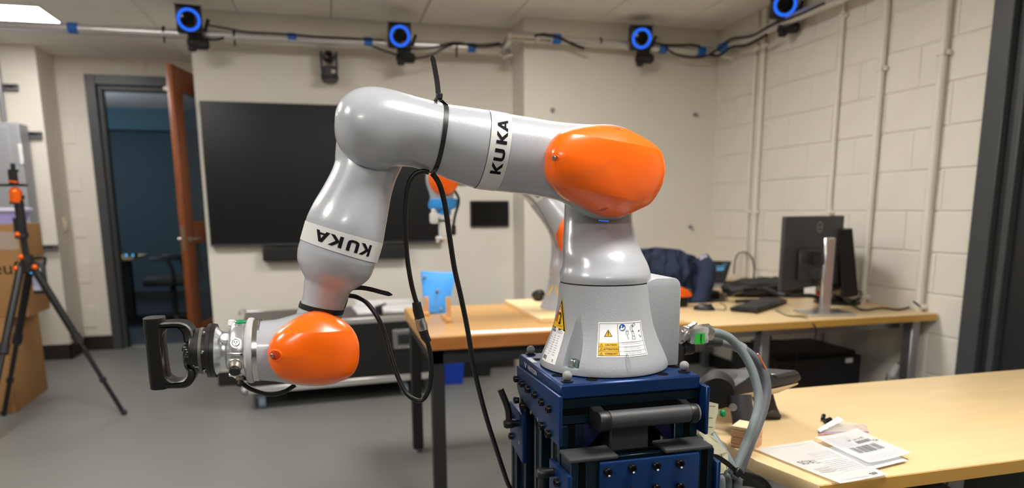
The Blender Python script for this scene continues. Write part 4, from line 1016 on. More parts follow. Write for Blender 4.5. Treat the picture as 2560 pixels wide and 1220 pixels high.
# ================================================================== FRONT DESK
FZ = .73
t = thing('front_desk', 'pale maple desk at the right of the pedestal in the foreground', 'desk', (1.6, 1.3, 0))
obj('desktop', MB().prism([V((x, y, FZ-.030)) for x, y in ((.858, 1.020), (2.2, 1.026), (2.2, 1.632), (.835, 1.632), (.820, 1.35), (.822, 1.16))], V((0, 0, .030)), .003), 'maple', t)
obj('edge_band', MB().prism([V((x, y, FZ-.028)) for x, y in ((.861, 1.0185), (2.19, 1.0245), (2.19, 1.027), (.861, 1.021))], V((0, 0, .0255))), 'mapleed', t)
for x, y in ((1.25, 1.50), (2.1, 1.08), (2.1, 1.54), (1.25, 1.10)): obj('leg', MB().lohi((x, y, 0), (x+.05, y+.05, FZ-.031), .004), 'galv', t)
obj('modesty_panel', MB().lohi((1.30, 1.30, .25), (2.1, 1.32, FZ-.031)), 'blackm', t)
# wooden cube of glued layers
q = [aZ(1826, 1117, FZ), aZ(1886, 1129, FZ)]
cw = (q[1]-q[0]).length; cd_ = (q[1]-q[0]).normalized(); cn = V((-cd_.y, cd_.x, 0))
cc = q[0]+cd_*cw/2+cn*cw/2; ra = math.atan2(cd_.y, cd_.x); ch = aY(1826, 1064, q[0].y).z-FZ
t = thing('wooden_cube', 'laminated pine cube standing on the front desk edge by the grey cables', 'cube', (cc.x, cc.y, FZ))
z = FZ+.0005
for k, f in enumerate((.16, .30, .36, .18)):
    obj('pine_layer', MB().box((cc.x, cc.y, z+ch*f/2), (cw, cw, ch*f-.0006), .0012, rz=ra), 'cubel' if k in (3,) else 'cube', t); z += ch*f
M['paddark'] = mat('pendant_plastic', (34, 35, 37), 0.5)
# teach pendant on its stand
t = thing('teach_pendant', 'black robot teach pendant lying on its stand on the front desk', 'teach pendant', (1.02, 1.42, FZ))
def pp(x, y, Y=1.42): return aY(x, y, Y)
top = [(1832, 968), (1850, 958), (1872, 938), (1895, 924), (1935, 932), (1990, 926), (2004, 938), (2006, 951), (1985, 962), (1890, 985), (1840, 990)]
top = [(1828, 972), (1868, 945), (1893, 922), (1908, 924), (1933, 941), (1985, 925), (1999, 930), (2007, 948), (1992, 958), (1940, 968), (1860, 985), (1838, 990)]
obj('body', MB().prism([pp(x, y, 1.36) for x, y in top], V((0, .20, -.045)), .006), 'paddark', t)
obj('key_panel', MB().prism([pp(x, y, 1.358) for x, y in ((1936, 938), (1990, 925), (2000, 933), (1945, 947))], V((0, .2, -.037)), .003), 'grip', t)
obj('belly_plate', MB().prism([pp(x, y, 1.362) for x, y in ((1850, 985), (1940, 970), (1998, 956), (1996, 962), (1945, 983), (1900, 993), (1860, 992))], V((0, .18, -.042)), .003), 'padrefl', t)
obj('emergency_stop', MB().lathe([(0, .009), (.008, .014), (.018, .014), (.022, .009)], pp(1868, 944, 1.42), (-.5, -.1, .4), 20), 'red', t)
obj('silver_catch', MB().box(pp(1938, 938, 1.375), (.022, .01, .008), .002), 'chrome', t)
grip = MB(); grip.tube([pp(1752, 972, 1.42), pp(1790, 975, 1.40)], [.025, .032], 22); grip.lathe([(0, .037), (.012, .041), (.05, .041), (.06, .038)], pp(1790, 985, 1.36), (.55, .8, .08), 28)
obj('grip_drum', grip, 'blackm', t)
obj('grip_cap', MB().lathe([(-.004, .030), (-.002, .036), (.004, .037)], pp(1794, 983, 1.352), (-.45, -.85, -.05), 28), 'black', t)
obj('tail_link', MB().tube([pp(1806, 970, 1.42), pp(1845, 958, 1.42)], [.030, .026], 18), 'grip', t)
for x, y, r in ((1823, 975, .040),):
    c_ = pp(x, y+5, 1.42); dd = V((.88, .40, .10)).normalized()
    obj('orange_ring', MB().lathe([(-.002, r), (.002, r+.001), (.005, r)], c_, dd, 30, cap=False), 'orange', t)
    obj('ring_collar', MB().lathe([(-.012, r-.004), (.014, r-.001), (.03, r-.006)], c_, dd, 30), 'blackm', t)
for (x0, y0), (x1, y1), Y in (((1850, 990), (1862, 1092), 1.33), ((1905, 985), (1925, 1048), 1.45)):
    a_, b_ = pp(x0, y0, Y), aZ(x1, y1, FZ+.001); b_ = V((b_.x, b_.y, FZ+.002))
    obj('leg', MB().tube([a_, a_.lerp(b_, .6), b_], [.026, .024, .026], 20), 'dgrey', t)
c_ = pp(1832, 1018, 1.305); obj('round_badge', MB().lathe([(0, .009), (.004, .0085), (.0042, .001)], c_, (-.3, -.95, .1), 22), 'galv', t)
c_ = pp(1807, 1033, 1.32); obj('green_plug', MB().box(c_, (.012, .012, .016), .003), 'green', t)
# papers
def sheet(name, pts, lab, draw, lift=0.0, curl=0.0):
    A, B, C_, D = [V(p) for p in pts]
    nU = nV = 12
    def fn(u, v, o=0.0):
        p = A*(1-u)*(1-v)+B*u*(1-v)+C_*u*v+D*(1-u)*v
        return p+V((0, 0, lift+o+curl*((2*u-1)**2*.4+(2*v-1)**2)*.5))
    t = thing(name, lab, 'paper', A, 'printed papers on the front desk')
    mb = MB(); rect(mb, 0, 0, 1, 1, lambda u, v: fn(u, v), nU, nV); bmesh.ops.solidify(mb.bm, geom=mb.bm.faces[:], thickness=.0004)
    obj('sheet', mb, 'paper', t)
    draw(t, lambda u, v: fn(u, v, .0009))
    return t
def lines(mb, fn, u0, u1, v0, v1, n, rnd=.0, hgt=.35):
    for i in range(n):
        v = v0+(v1-v0)*(i+.5)/n; h = (v1-v0)/n*hgt; u = u0
        while u < u1-.01:
            w = random.uniform(.015, .05); rect(mb, u, v-h/2, min(u+w, u1), v+h/2, fn); u += w+.008
            if random.random() < rnd: break
A1, B1, C1, D1 = aZ(1885, 1128, FZ), aZ(2100, 1216, FZ), aZ(2220, 1193, FZ), aZ(2030, 1106, FZ)
def draw1(t, fn):
    # u runs from the far-left corner along the left edge towards the camera, v across; text reads from the far side
    g = lambda u, v: fn(u, v)
    m_ = MB(); text(m_, 'ROS', .46, .225, .12, lambda a, b: g(.46-(b-.245)*.9, .245-(a-.46)*1.0) if False else g(.50+(b-.245), .23-(a-.46)), 0.0)
    for i in range(3):
        for j in range(3): rect(m_, .46+.035*i, .345+.03*j, .478+.035*i, .358+.03*j, g)
    obj('heading', m_, 'print', t, fix=False)
    m_ = MB()
    lines(m_, lambda a, b: g(b, a), .50, .92, .30, .46, 5); lines(m_, lambda a, b: g(b, a), .42, .94, .50, .80, 8); lines(m_, lambda a, b: g(b, a), .2, .9, .05, .08, 1); lines(m_, lambda a, b: g(b, a), .1, .75, .93, .96, 1)
    o = obj('printed_lines', m_, 'printl', t, fix=False); o['kind'] = 'stuff'
    m_ = MB()
    for i in range(4): rect(m_, .655+.03*i, .10, .660+.03*i, .40, g)
    obj('printed_table', m_, 'print', t, fix=False)
    m_ = MB(); text(m_, 'BOTA', .94, .80, .058, lambda a, b: g(.93+(b-.80), .80-(a-.94)), .02); obj('logo', m_, 'ink', t, fix=False)
sheet('printed_sheet', (A1, B1, C1, D1), 'white printed sheet overhanging the near corner of the front desk', draw1, .0045, .002)
A2, B2, C2, D2 = aZ(2036, 1110, FZ), aZ(2170, 1176, FZ), aZ(2276, 1150, FZ), aZ(2140, 1088, FZ)
def draw2(t, fn):
    m_ = MB(); v_ = .20
    random.seed(7)
    while v_ < .80:
        w = random.choice((.006, .01, .016)); rect(m_, .50, v_, .70, v_+w, fn); v_ += w+random.choice((.006, .012, .02))
    v_ = .52
    while v_ < .84: w = random.choice((.006, .012)); rect(m_, .34, v_, .43, v_+w, fn); v_ += w+random.choice((.008, .014))
    obj('barcode', m_, 'print', t, fix=False)
    m_ = MB(); text(m_, 'PA 191 5-02', .31, .62, .075, lambda a, b: fn(.28+(b-.62), .62+(a-.31)), .01); text(m_, 'CP', .5, .9, .08, lambda a, b: fn(.44+(b-.9), .9+(a-.5)), .01)
    obj('address_text', m_, 'print', t, fix=False)
    m_ = MB(); lines(m_, lambda a, b: fn(b, a), .12, .6, .10, .25, 4); lines(m_, lambda a, b: fn(b, a), .08, .45, .26, .46, 6); lines(m_, lambda a, b: fn(b, a), .1, .9, .80, .95, 7); rect(m_, .735, .1, .739, .95, fn)
    o = obj('printed_lines', m_, 'printl', t, fix=False); o['kind'] = 'stuff'
t_ = sheet('shipping_slip', (A2, B2, C2, D2), 'folded white slip with barcodes lying across the first sheet', draw2, .012, .006)
A3, B3, C3, D3 = aZ(2060, 1128, FZ), aZ(2180, 1180, FZ), aZ(2268, 1158, FZ), aZ(2150, 1105, FZ)
mb = MB(); mb.prism([p+V((0, 0, .0056)) for p in (A3, B3, C3, D3)], V((0, 0, .0004))); obj('under_fold', mb, 'paper', t_)
# clear zip bag
def bg(x, y, z): p = aZ(x, y, FZ); return V((p.x, p.y, FZ+z))
t = thing('zip_bag', 'clear zip bag with small parts behind the white slip', 'bag', aZ(2105, 1080, FZ))
b0, b1, b2, b3 = bg(2045, 1090, .001), bg(2172, 1086, .001), bg(2166, 1062, .001), bg(2060, 1058, .001)
nU = 16
def bagf(u, v, s_):
    p = b0*(1-u)*(1-v)+b1*u*(1-v)+b2*u*v+b3*(1-u)*v
    return p+V((0, 0, .001+s_*(.013*math.sin(PI*u)**.7*math.sin(PI*min(1, v*.9+.08))**.8*(1+.4*noise.noise(V((u*5, v*5, 1)))))))
mb = MB()
for s_ in (1, 0): rect(mb, 0, 0, 1, 1, lambda u, v, s_=s_: bagf(u, v, s_), nU, nU)
obj('film', mb, 'bag', t, fix=False)
mb = MB(); mb.tube([bagf(u/12, .10, .3)+V((0, 0, .001)) for u in range(13)], .0014, 6); obj('purple_zip', mb, 'purple', t)
mb = MB(); mb.tube([bagf(u/12, .03, .3)+V((0, 0, .001)) for u in range(13)], .0012, 6); obj('pink_zip', mb, 'pinkz', t)
obj('paper_flap', MB().prism([bg(2043, 1080, .006), bg(2094, 1058, .016), bg(2108, 1066, .015), bg(2050, 1088, .007)], V((0, 0, .0006))), 'paper', t)
mb = MB(); c_ = bg(2062, 1063, .008)
mb.cyl(c_, c_+V((.016, 0, .004)), .007, 12); mb.cyl(c_+V((.01, .02, 0)), c_+V((.02, .03, .006)), .005, 10)
obj('loose_screws', mb, 'bolt', t)['kind'] = 'stuff'
# chair back in the near corner
q = aZ(2300, 1205, .66)
t = thing('desk_chair', 'charcoal chair armrest at the bottom right corner in front of the front desk', 'chair', (1.30, .72, 0))
ap = [aZ(2239, 1211, .68), aZ(2250, 1197, .68), aZ(2280, 1186, .68), aZ(2312, 1185, .68), aZ(2350, 1198, .68), aZ(2420, 1240, .68), aZ(2400, 1300, .68), aZ(2290, 1260, .68)]
obj('armrest', MB().prism([p-V((0, 0, .03)) for p in ap], V((0, 0, .03)), .008), 'grip', t)
c_ = sum(ap, V())/len(ap)
obj('arm_post', MB().tube([c_-V((0, 0, .03)), c_-V((-.03, .02, .26))], [.025, .022], 14), 'black', t)
sc_ = c_+V((.30, -.05, 0))
obj('seat', MB().box((sc_.x, sc_.y, .46), (.50, .48, .08), .03, seg=2), 'blackm', t)
obj('post', MB().cyl((sc_.x, sc_.y, .09), (sc_.x, sc_.y, .43), .03), 'black', t)
mb = MB()
for k in range(5):
    a = k*PI*.4+.3; e = V((sc_.x+.28*math.cos(a), sc_.y+.28*math.sin(a), .07)); mb.tube([(sc_.x, sc_.y, .1), e], [.03, .018]); mb.cyl(e+V((-.012, 0, -.04)), e+V((.012, 0, -.04)), .03)
obj('star_base', mb, 'black', t)
#@@ROBOT@@
# ================================================================== PEDESTAL
PX0, PX1, PY0, PY1, PZT = .359, .621, 1.050, 1.312, .95
ped = thing('pedestal', 'blue aluminium pedestal with bolted plates and black pull handle under the robot', 'pedestal', (.49, 1.15, 0))
mb = MB(); mb.lohi((PX0, PY0, PZT-.0255), (PX1, PY1, PZT), .003)
top_plate = obj('top_plate', mb, 'blue', ped)
def hole(x, y): 
    p = aZ(x, y, PZT); return MB().lathe([(0, .011), (.0006, .0105), (.0007, .001)], (p.x, p.y, PZT-.0001), (0, 0, 1), 24)
for x, y in ((1480, 949), (1656, 935), (1394, 939), (1343, 899), (1684, 917)): obj('tapped_hole', hole(x, y), 'groovedk', top_plate)
fn = lambda u, v: V((PX0-.0007, PY0+.262-u, PZT-.0255+v))
mb = MB(); text(mb, 'VENTION', .098, .0135, .0125, fn, .012, sx=1.1)
polyf(mb, [(.044, .0195), (.048, .0195), (.0525, .012), (.057, .0195), (.061, .0195), (.0525, .0075)], fn)
obj('lettering', mb, 'whitep', top_plate, fix=False)
mb = MB(); text(mb, 'what do you want to build', .178, .0085, .0058, fn, 0.0)
obj('small_lettering', mb, 'galv', top_plate, fix=False)
fn = lambda u, v: V((PX0+.004+u, PY1-.01-v, PZT+.0006))
mb = MB(); rect(mb, .0, .03, .010, .075, fn); obj('small_label', mb, 'galv', top_plate, fix=False)
EX = .045
def extr(name, p0, p1, wx, wy, parent, slots):
    """grooved aluminium extrusion between two points; slots: list of (outward direction, offset along the width)"""
    p0, p1 = V(p0), V(p1); d = (p1-p0).normalized()
    mb = MB(); mb.box((p0+p1)/2, tuple((abs(d[i])*(p1-p0).length if abs(d[i]) > .5 else 0) or (wx, wy)[0 if i == 0 or (i == 1 and abs(d.x) > .5) else 1] for i in range(3)), .0015)
    o = obj(name, mb, 'bluedk', parent)
    for n, half, off in slots:
        n = V(n); s_ = d.cross(n)
        for w, dp, m_ in ((.0125, .0004, 'bluedeepk'),):
            a = p0+n*(half+.0003)+s_*off; b_ = p1+n*(half+.0003)+s_*off
            for k_, mm in ((-1, 'bluedk'), (1, 'bluedk')):
                q = MB(); q.box((a+b_)/2+s_*k_*.0075, tuple(abs(d[i])*(p1-p0).length+abs(s_[i])*.0016+abs(n[i])*.0012 for i in range(3)))
                obj('groove_lip', q, 'steelteal', o)
            q = MB(); q.box((a+b_)/2, tuple(abs(d[i])*(p1-p0).length+abs(s_[i])*.0125+abs(n[i])*.0006 for i in range(3))); obj('groove', q, 'groovedk', o)
    return o
FZT = PZT-.0255
# top frame
extr('frame_bar', (PX0, PY0+.005+EX/2, FZT-EX/2-.001), (PX1, PY0+.005+EX/2, FZT-EX/2-.001), EX, EX, ped, [((0, -1, 0), EX/2, 0)])
extr('frame_bar', (PX0, PY1-.005-EX/2, FZT-EX/2-.001), (PX1, PY1-.005-EX/2, FZT-EX/2-.001), EX, EX, ped, [])
zt = FZT-EX-.002
for x in (PX0+EX/2, PX1-EX/2):
    for y in (PY0+.005+EX/2, PY1-.005-EX/2):
        sl = [((0, -1, 0), EX/2, 0)] if y < 1.2 else []
        if x < .5: sl.append(((-1, 0, 0), EX/2, 0))
        extr('frame_post', (x, y, .02), (x, y, zt), EX, EX, ped, sl)
extr('frame_post', (PX0+EX/2, 1.181, .02), (PX0+EX/2, 1.181, zt), EX, EX, ped, [((-1, 0, 0), EX/2, 0)])
obj('inner_panel', MB().lohi((PX0+.046, 1.106, .2), (PX1-.046, 1.112, FZT-.003)), 'groovedk', ped)
def gusset(x0, sgn):
    z = zt-.0005; y = PY0+.012
    mb = MB(); mb.prism([V((x0, y, z)), V((x0+sgn*.052, y, z)), V((x0, y, z-.055))], V((0, .03, 0)), .001); return mb
obj('corner_gusset', gusset(PX0+EX+.0005, 1), 'bluedeep', ped)
obj('corner_gusset', gusset(PX1-EX-.0005, -1), 'bluedeep', ped)
obj('foam_block', MB().lohi((.455, PY0+.012, .78), (.530, PY0+.05, zt-.004), .004), 'grip', ped)
# pull handle
mb = MB()
hz = FZT-.030
hy = PY0-.036
tb = [V((.432, hy, hz)), V((.592, hy, hz))]
han = obj('pull_handle', MB().tube([tb[0], tb[1]], [.0155, .0155], 28), 'grip', ped)
mb = MB()
ol = []
for k in range(25):
    a = -PI/2+PI*k/24; ol.append((hy-math.cos(a)*.017, hz+math.sin(a)*.017-.001))
ol += [(PY0-.018, hz+.012), (PY0-.003, hz+.015), (PY0+.004, hz+.013), (PY0+.004, hz-.017), (PY0-.004, hz-.019), (PY0-.016, hz-.015)]
mb.prism([V((.412, y, z)) for y, z in ol], V((.020, 0, 0)), .002)
obj('handle_foot', mb, 'black', han)
mb = MB(); mb.prism([V((.578, y, z)) for y, z in ol], V((.014, 0, 0)), .002); obj('handle_foot', mb, 'black', han)
obj('handle_end', MB().lathe([(0, .0155), (.003, .0145), (.0035, .001)], tb[1], (1, 0, 0), 28), 'galv', han)
# side plates
def bolt(p, n, r=.0072, white=False):
    p, n = V(p), V(n).normalized()
    mb = MB(); mb.mi = 0
    mb.lathe([(-.002, r), (.0065, r), (.0078, r*.88), (.0078, r*.52), (.004, r*.5), (.004, .0001)], p, n, 22)
    return mb
def plate(name, x0, x1, poly, parent):
    return obj(name, MB().prism([V((x0, y, z)) for y, z in poly], V((x1-x0, 0, 0)), .0018), 'blue', parent)
SX = PX0-.0075
sp = plate('side_plate', SX, PX0-.0004, [(1.034, .935), (1.30, .930), (1.30, .885), (1.285, .872), (1.085, .848), (1.034, .848)], ped)
sp_top, sp_bot = .932, .846
plates_b = [(1294, 947), (1308, 959), (1323, 973), (1340, 987), (1357, 1005), (1375, 1022), (1294, 1000), (1309, 1014), (1358, 1064), (1375, 1084)]
bo = None
def addbolt(parent, p, n, spec=True):
    global bo
    return obj('socket_bolt', bolt(p, n), 'bolt', parent)
for x, y in plates_b: addbolt(sp, aX(x, y, SX), (-1, 0, 0))
for x, y in ((1327, 1031), (1344, 1049)):
    p = aX(x, y, SX-.0004); obj('through_hole', MB().lathe([(0, .0038), (.0005, .0037), (.0006, .0001)], p, (-1, 0, 0), 18), 'galv', sp)
sp2 = plate('side_plate', PX0-.010, PX0-.0004, [(1.252, .838), (1.350, .842), (1.350, .765), (1.335, .752), (1.252, .738)], ped)
for x, y in ((1281, 1040), (1281, 1090)): addbolt(sp2, aX(x, y, PX0-.010), (-1, 0, 0))
p = aX(1298, 1107, PX0-.0104); obj('through_hole', MB().lathe([(0, .0042), (.0005, .004), (.0006, .0001)], p, (-1, 0, 0), 18), 'galv', sp2)
extr('outer_post', (PX0+.012, 1.325, .02), (PX0+.012, 1.325, .83), EX*.9, EX, ped, [((-1, 0, 0), EX*.45, 0)])
# front lower stage: two capped posts and a bolted plate
FY0, FY1, FZC = .995, 1.045, .838
for x0, x1, cx0, cx1 in ((PX0, PX0+.075, PX0-.003, .4425), (PX1-.075, PX1, .5275, PX1-.0035)):
    xm = (x0+x1)/2
    po = extr('front_post', (xm, (FY0+FY1)/2, .02), (xm, (FY0+FY1)/2, FZC-.004), .075, FY1-FY0-.002, ped, [((0, -1, 0), (FY1-FY0)/2-.001, -.018 if x0 < .5 else .018)])
    obj('end_cap', MB().lohi((cx0, FY0-.002, FZC-.005), (cx1, FY1+.002, FZC+.002), .003, 2), 'grip', po)
extr('cross_bar', (.43, 1.022, FZC-.020), (.545, 1.022, FZC-.020), .03, .03, ped, [((0, 0, 1), .015, 0)])
fp = obj('front_plate', MB().lohi((.4065, FY0-.0095, .60), (.588, FY0-.0012, FZC-.006), .003, 2), 'blue', ped)
for x, y in ((1518, 1178), (1579, 1169), (1639, 1163), (1698, 1157), (1639, 1219), (1698, 1215), (1579, 1228), (1518, 1238)):
    p = aY(x, y, FY0-.0096); b_ = addbolt(fp, p, (0, -1, 0)); obj('white_paint_mark', MB().box(p+V((.0005, -.008, -.0055)), (.0035, .0012, .003), .0004), 'whitep', b_)
sp3 = plate('side_plate', PX0-.009, PX0-.0004, [(.985, .815), (1.082, .812), (1.082, .700), (.985, .700)], ped)
for x, y in ((1397, 1206),): addbolt(sp3, aX(x, y, PX0-.009), (-1, 0, 0))
sp4 = obj('side_plate', MB().lohi((PX1+.0004, .985, .60), (PX1+.008, 1.06, .813), .0018), 'blue', ped)
obj('side_plate', MB().lohi((PX1+.0004, 1.03, .846), (PX1+.0078, 1.30, .934), .0018), 'blue', ped)
def clamp(p, d):
    p, d = V(p), V(d)
    k = obj('clamp_lever', MB().tube(crom([p+V((-.019, 0, 0)), p+V((-.02, 0, 0))+d*.03, p+V((-.03, 0, 0))+d*.062, p+V((-.033, 0, 0))+d*.07], 4), [.0075]*9+[.0065]*4 if False else .0068, 12).box(p+V((-.031, 0, 0))+d*.066, (.012, .013, .010), .003), 'black', ped)
    obj('lever_hub', MB().lathe([(-.001, .0075), (.008, .0078), (.012, .0095), (.026, .0098), (.030, .007), (.0305, .001)], p, (-1, 0, 0), 24), 'black', k)
    return k
clamp(aX(1296, 1057, PX0-.010), (0, .22, .97))
clamp(aX(1384, 1180, PX0-.009), (0, .15, -.98))
for x in (PX0+.02, PX1-.02):
    for y in (1.0, PY1-.03): obj('levelling_foot', MB().lathe([(0, .03), (.006, .03), (.012, .012), (.022, .012)], (x, y, 0), (0, 0, 1), 20), 'black', ped)
obj('base_frame', MB().lohi((PX0-.02, .99, .015), (PX1+.02, PY1+.04, .03), .003), 'bluedk', ped)
# marker balls on the plate
for x, y, w in ((1328, 874, 'grey marker ball at the far left corner of the blue plate'), (1419, 939, 'grey marker ball at the near corner of the blue plate'), (1710, 914, 'grey marker ball at the right corner of the blue plate behind the base box')):
    s0 = aZ(x, y+28-(10 if y > 900 and x > 1600 else 6), PZT)
    if x < 1400: s0 = aZ(1327, 886, PZT)
    if 1400 < x < 1500: s0 = aZ(1418, 954, PZT)
    if x > 1600: s0 = aZ(1710, 930, PZT)
    t = thing('marker_ball', w, 'marker', (s0.x, s0.y, PZT), 'marker balls on the blue plate')
    zb = aY(x, y, s0.y).z
    obj('ball', MB().ball((s0.x, s0.y, zb), .0084, 24), 'ball', t)
    obj('post', MB().lathe([(0, .0105), (.002, .0105), (.003, .005), (.004, .0032), (zb-PZT-.006, .0032)], (s0.x, s0.y, PZT+.0003), (0, 0, 1), 24), 'black', t)

# ================================================================== THE ROBOT ARM
RX, RY, RZ = .490, 1.182, PZT
rob = thing('robot_arm', 'large grey and orange robot arm with two joints bent over the foreground', 'robot arm', (RX, RY, RZ), 'robot arms')
YA = 1.185
def sec(a, b, y, k=1.0, dpt=None):
    """a section of the arm between two silhouette points, in the plane y"""
    A, B = aY(*a, y), aY(*b, y); u = (A-B)/2
    return ((A+B)/2, u, V((0, -1, 0))*(dpt if dpt else u.length*k))
# --- base casting
BPROF = [(0, .1195), (.006, .1205), (.02, .1165), (.04, .108), (.06, .100), (.082, .0935), (.11, .0885), (.14, .0852), (.1565, .0838)]
def brad(z):
    for (z0, r0), (z1, r1) in zip(BPROF, BPROF[1:]):
        if z <= z1: return r0+(r1-r0)*(z-z0)/(z1-z0)
    return BPROF[-1][1]
def hitcone(x, y):
    d = ray(x, y).normalized(); t = .8
    for i in range(6000):
        p = CAM+d*t; r = math.hypot(p.x-RX, p.y-RY); z = p.z-RZ
        if 0 <= z <= .17 and r <= brad(min(z, .156)): break
        t += .0002
    return math.atan2(p.y-RY, p.x-RX), p.z-RZ, p
def onbase(a, z, off=0.0): r = brad(z)+off; return V((RX+r*math.cos(a), RY+r*math.sin(a), RZ+z))
mb = MB(); mb.lathe([(max(z, .0022), r) for z, r in BPROF], (RX, RY, RZ), (0, 0, 1), 96)
base = obj('base', mb, 'greyc', rob)
obj('base_gap_shadow', MB().lathe([(.0002, .113), (.0025, .113)], (RX, RY, RZ), (0, 0, 1), 64), 'seam', rob)  # dark disc painting the shadow gap under the base edge
bolts_at = []
for px in ((1449, 912), (1641, 892)):
    p = aZ(px[0], px[1]+3, RZ+.012); a = math.atan2(p.y-RY, p.x-RX); bolts_at.append(a)
def boolcut(o, cutter_mb):
    c = obj('cutter', cutter_mb, 'greyc', None); c.location = rootloc(o)*0
    md = o.modifiers.new('b', 'BOOLEAN'); md.operation = 'DIFFERENCE'; md.solver = 'EXACT'; md.object = c
    c.data.transform(Matrix.Translation(V((0, 0, 0))))
    bpy.context.view_layer.update()
    dg = bpy.context.evaluated_depsgraph_get(); dg.update()
    me = bpy.data.meshes.new_from_object(o.evaluated_get(dg)); o.modifiers.clear()
    bpy.data.objects.remove(c); old = o.data
    o.data = me
    for p in me.polygons: p.use_smooth = True
    me.set_sharp_from_angle(angle=math.radians(32))
cut = MB()
for a in bolts_at:
    c = V((RX+.1105*math.cos(a), RY+.1105*math.sin(a), RZ)); o_ = V((math.cos(a), math.sin(a), 0)); s_ = V((-o_.y, o_.x, 0))
    rings = []
    for z, r, sh in ((.0135, .0165, 0), (.03, .0165, -.001), (.06, .0150, -.005), (.085, .0120, -.0095), (.105, .0075, -.0135), (.118, .002, -.0165)):
        rings.append([c+o_*(sh+r*math.cos(2*PI*j/28)+(.02 if math.cos(2*PI*j/28) > 0 else 0))+s_*r*math.sin(2*PI*j/28)+V((0, 0, z)) for j in range(28)])
    cut.rings(rings)
boolcut(base, cut)
for a in bolts_at:
    c = V((RX+.106*math.cos(a), RY+.106*math.sin(a), RZ+.0135))
    b_ = obj('mounting_bolt', MB().lathe([(.0002, .0105), (.0006, .0108), (.001, .0085), (.013, .0085), (.0145, .0075), (.0145, .0045), (.008, .0042), (.008, .0001)], c, (0, 0, 1), 32), 'zinc', base)
    obj('washer', MB().lathe([(0, .0118), (.0015, .0118), (.0016, .009)], c, (0, 0, 1), 32), 'zinc', b_)
p = hitcone(1570, 907); mb = MB()
fnb = lambda u, v, p=p: onbase(p[0]+u/.11, p[1]+v, .0006)
mb.mapped([(.004*math.cos(2*PI*j/20), .0145*math.sin(2*PI*j/20)) for j in range(20)], [tuple(range(20))], fnb); obj('relief_mark', mb, 'cabinet', base, fix=False)
# connector box
XB1 = aY(1699, 800, RY-.06).x
mb = MB(); zt_ = .166
prof = [V((RX+.02, 0, RZ+.003)), V((XB1, 0, RZ+.003)), V((XB1, 0, RZ+zt_-.018))]
for k in range(7):
    a = PI/2*k/6; prof.append(V((XB1-.016+.016*math.cos(a), 0, RZ+zt_-.016+.016*math.sin(a))))
prof += [V((RX+.075, 0, RZ+zt_)), V((RX+.02, 0, RZ+zt_-.02))]
mb.prism([V((q.x, RY-.060, q.z)) for q in prof], V((0, .125, 0)), .0015)
box_ = obj('connector_box', mb, 'greyc', rob)
obj('box_cover', MB().lohi((XB1-.0008, RY-.055, RZ+.006), (XB1+.004, RY+.06, RZ+zt_-.02), .002), 'grey', box_)
# seam ring
obj('seam_ring', MB().lathe([(.1568, .0828), (.1590, .0828)], (RX, RY, RZ), (0, 0, 1), 96), 'seam', rob)
# column
def col(l, r, dy, zpx=None):
    y = RY+dy; return sec(r, l, y, 1.0)
cols = [((1401.5, 711), (1624.5, 711), 0), ((1402, 690), (1624.5, 692), 0), ((1403, 660), (1617, 660), .004), ((1404, 632), (1604, 634), .012), ((1405, 606), (1593, 608), .028), ((1407, 574), (1585, 576), .048), ((1408, 540), (1581, 542), .064), ((1410, 500), (1583, 500), .070), ((1418, 450), (1585, 450), .070), ((1440, 400), (1575, 400), .068), ((1475, 370), (1540, 370), .068)]
cs = []
for i, (l, r, dy) in enumerate(cols):
    A, B = aY(*l, RY+dy), aY(*r, RY+dy); u = (B-A)/2; u.z = 0; c = (A+B)/2
    # silhouette seen at an angle: take the radius across the line of sight
    vd = V((c.x, c.y, 0)).normalized(); rr = u.length*abs(vd.y)
    if i == 0: c, rr = V((RX, RY, RZ+.159)), .0832
    cs.append((c, V((1, 0, 0))*rr, V((0, -1, 0))*rr*(1.0 if i < 6 else .92)))
colL = Loft(cs)
cs[1] = (V((RX, RY, RZ+.172)), V((.0838, 0, 0)), V((0, -.0838, 0)))
colL = Loft(cs)
obj('column', colL.mesh(per=6, n=72), 'grey', rob)
# --- upper arm
ua = [((836, 308), (836, 318), 1.170), ((838, 283), (838, 340), 1.168), ((844, 264), (845, 361), 1.165), ((856, 246), (857, 380), 1.162), ((875, 231), (876, 400), 1.160), ((900, 221), (901, 416), 1.160), ((932, 218), (934, 427), 1.163), ((968, 223), (963, 426), 1.168), ((1008, 234), (994, 417), 1.175), ((1055, 247.5), (1031, 418), 1.182), ((1112, 261.5), (1085, 433), YA), ((1165, 269), (1138, 454), YA), ((1217, 277), (1187, 470), YA), ((1266, 286), (1236, 477), YA), ((1317, 294), (1290, 483), YA), ((1375, 304), (1345, 490.5), 1.182), ((1430, 309.5), (1404, 504), 1.181), ((1480, 311.5), (1440, 527), 1.183), ((1530, 312), (1490, 548), 1.186), ((1568, 324), (1540, 549), 1.188), ((1602, 350), (1585, 524), 1.188), ((1624, 387), (1614, 488), 1.188), ((1634, 425), (1632, 445), 1.188)]
dps = [.02, .035, .046, .054, .060, .063, .065, .066, .067, .0675, .068, .068, .068, .068, .068, .067, .063, .050, .045, .042, .038, .03, .01]
uaL = Loft([sec(a, b, y, dpt=d) for (a, b, y), d in zip(ua, dps)], 2.12)
obj('upper_arm', uaL.mesh(per=6, n=96), 'grey', rob, sharp=60)
ub = obj('label_band', uaL.mesh(12.0, 13.0, per=10, n=96, off=.0006, cap=False), 'band', rob, sharp=60)
mb = MB(); kuka(mb, lambda u, v: uaL.at(12.80-.52*v, math.radians(127-81*u), .0011)); obj('lettering', mb, 'ink', ub, fix=False, sharp=180)
obj('seam_line', uaL.ribbon(11.98, .0007, .0004), 'seam', ub)
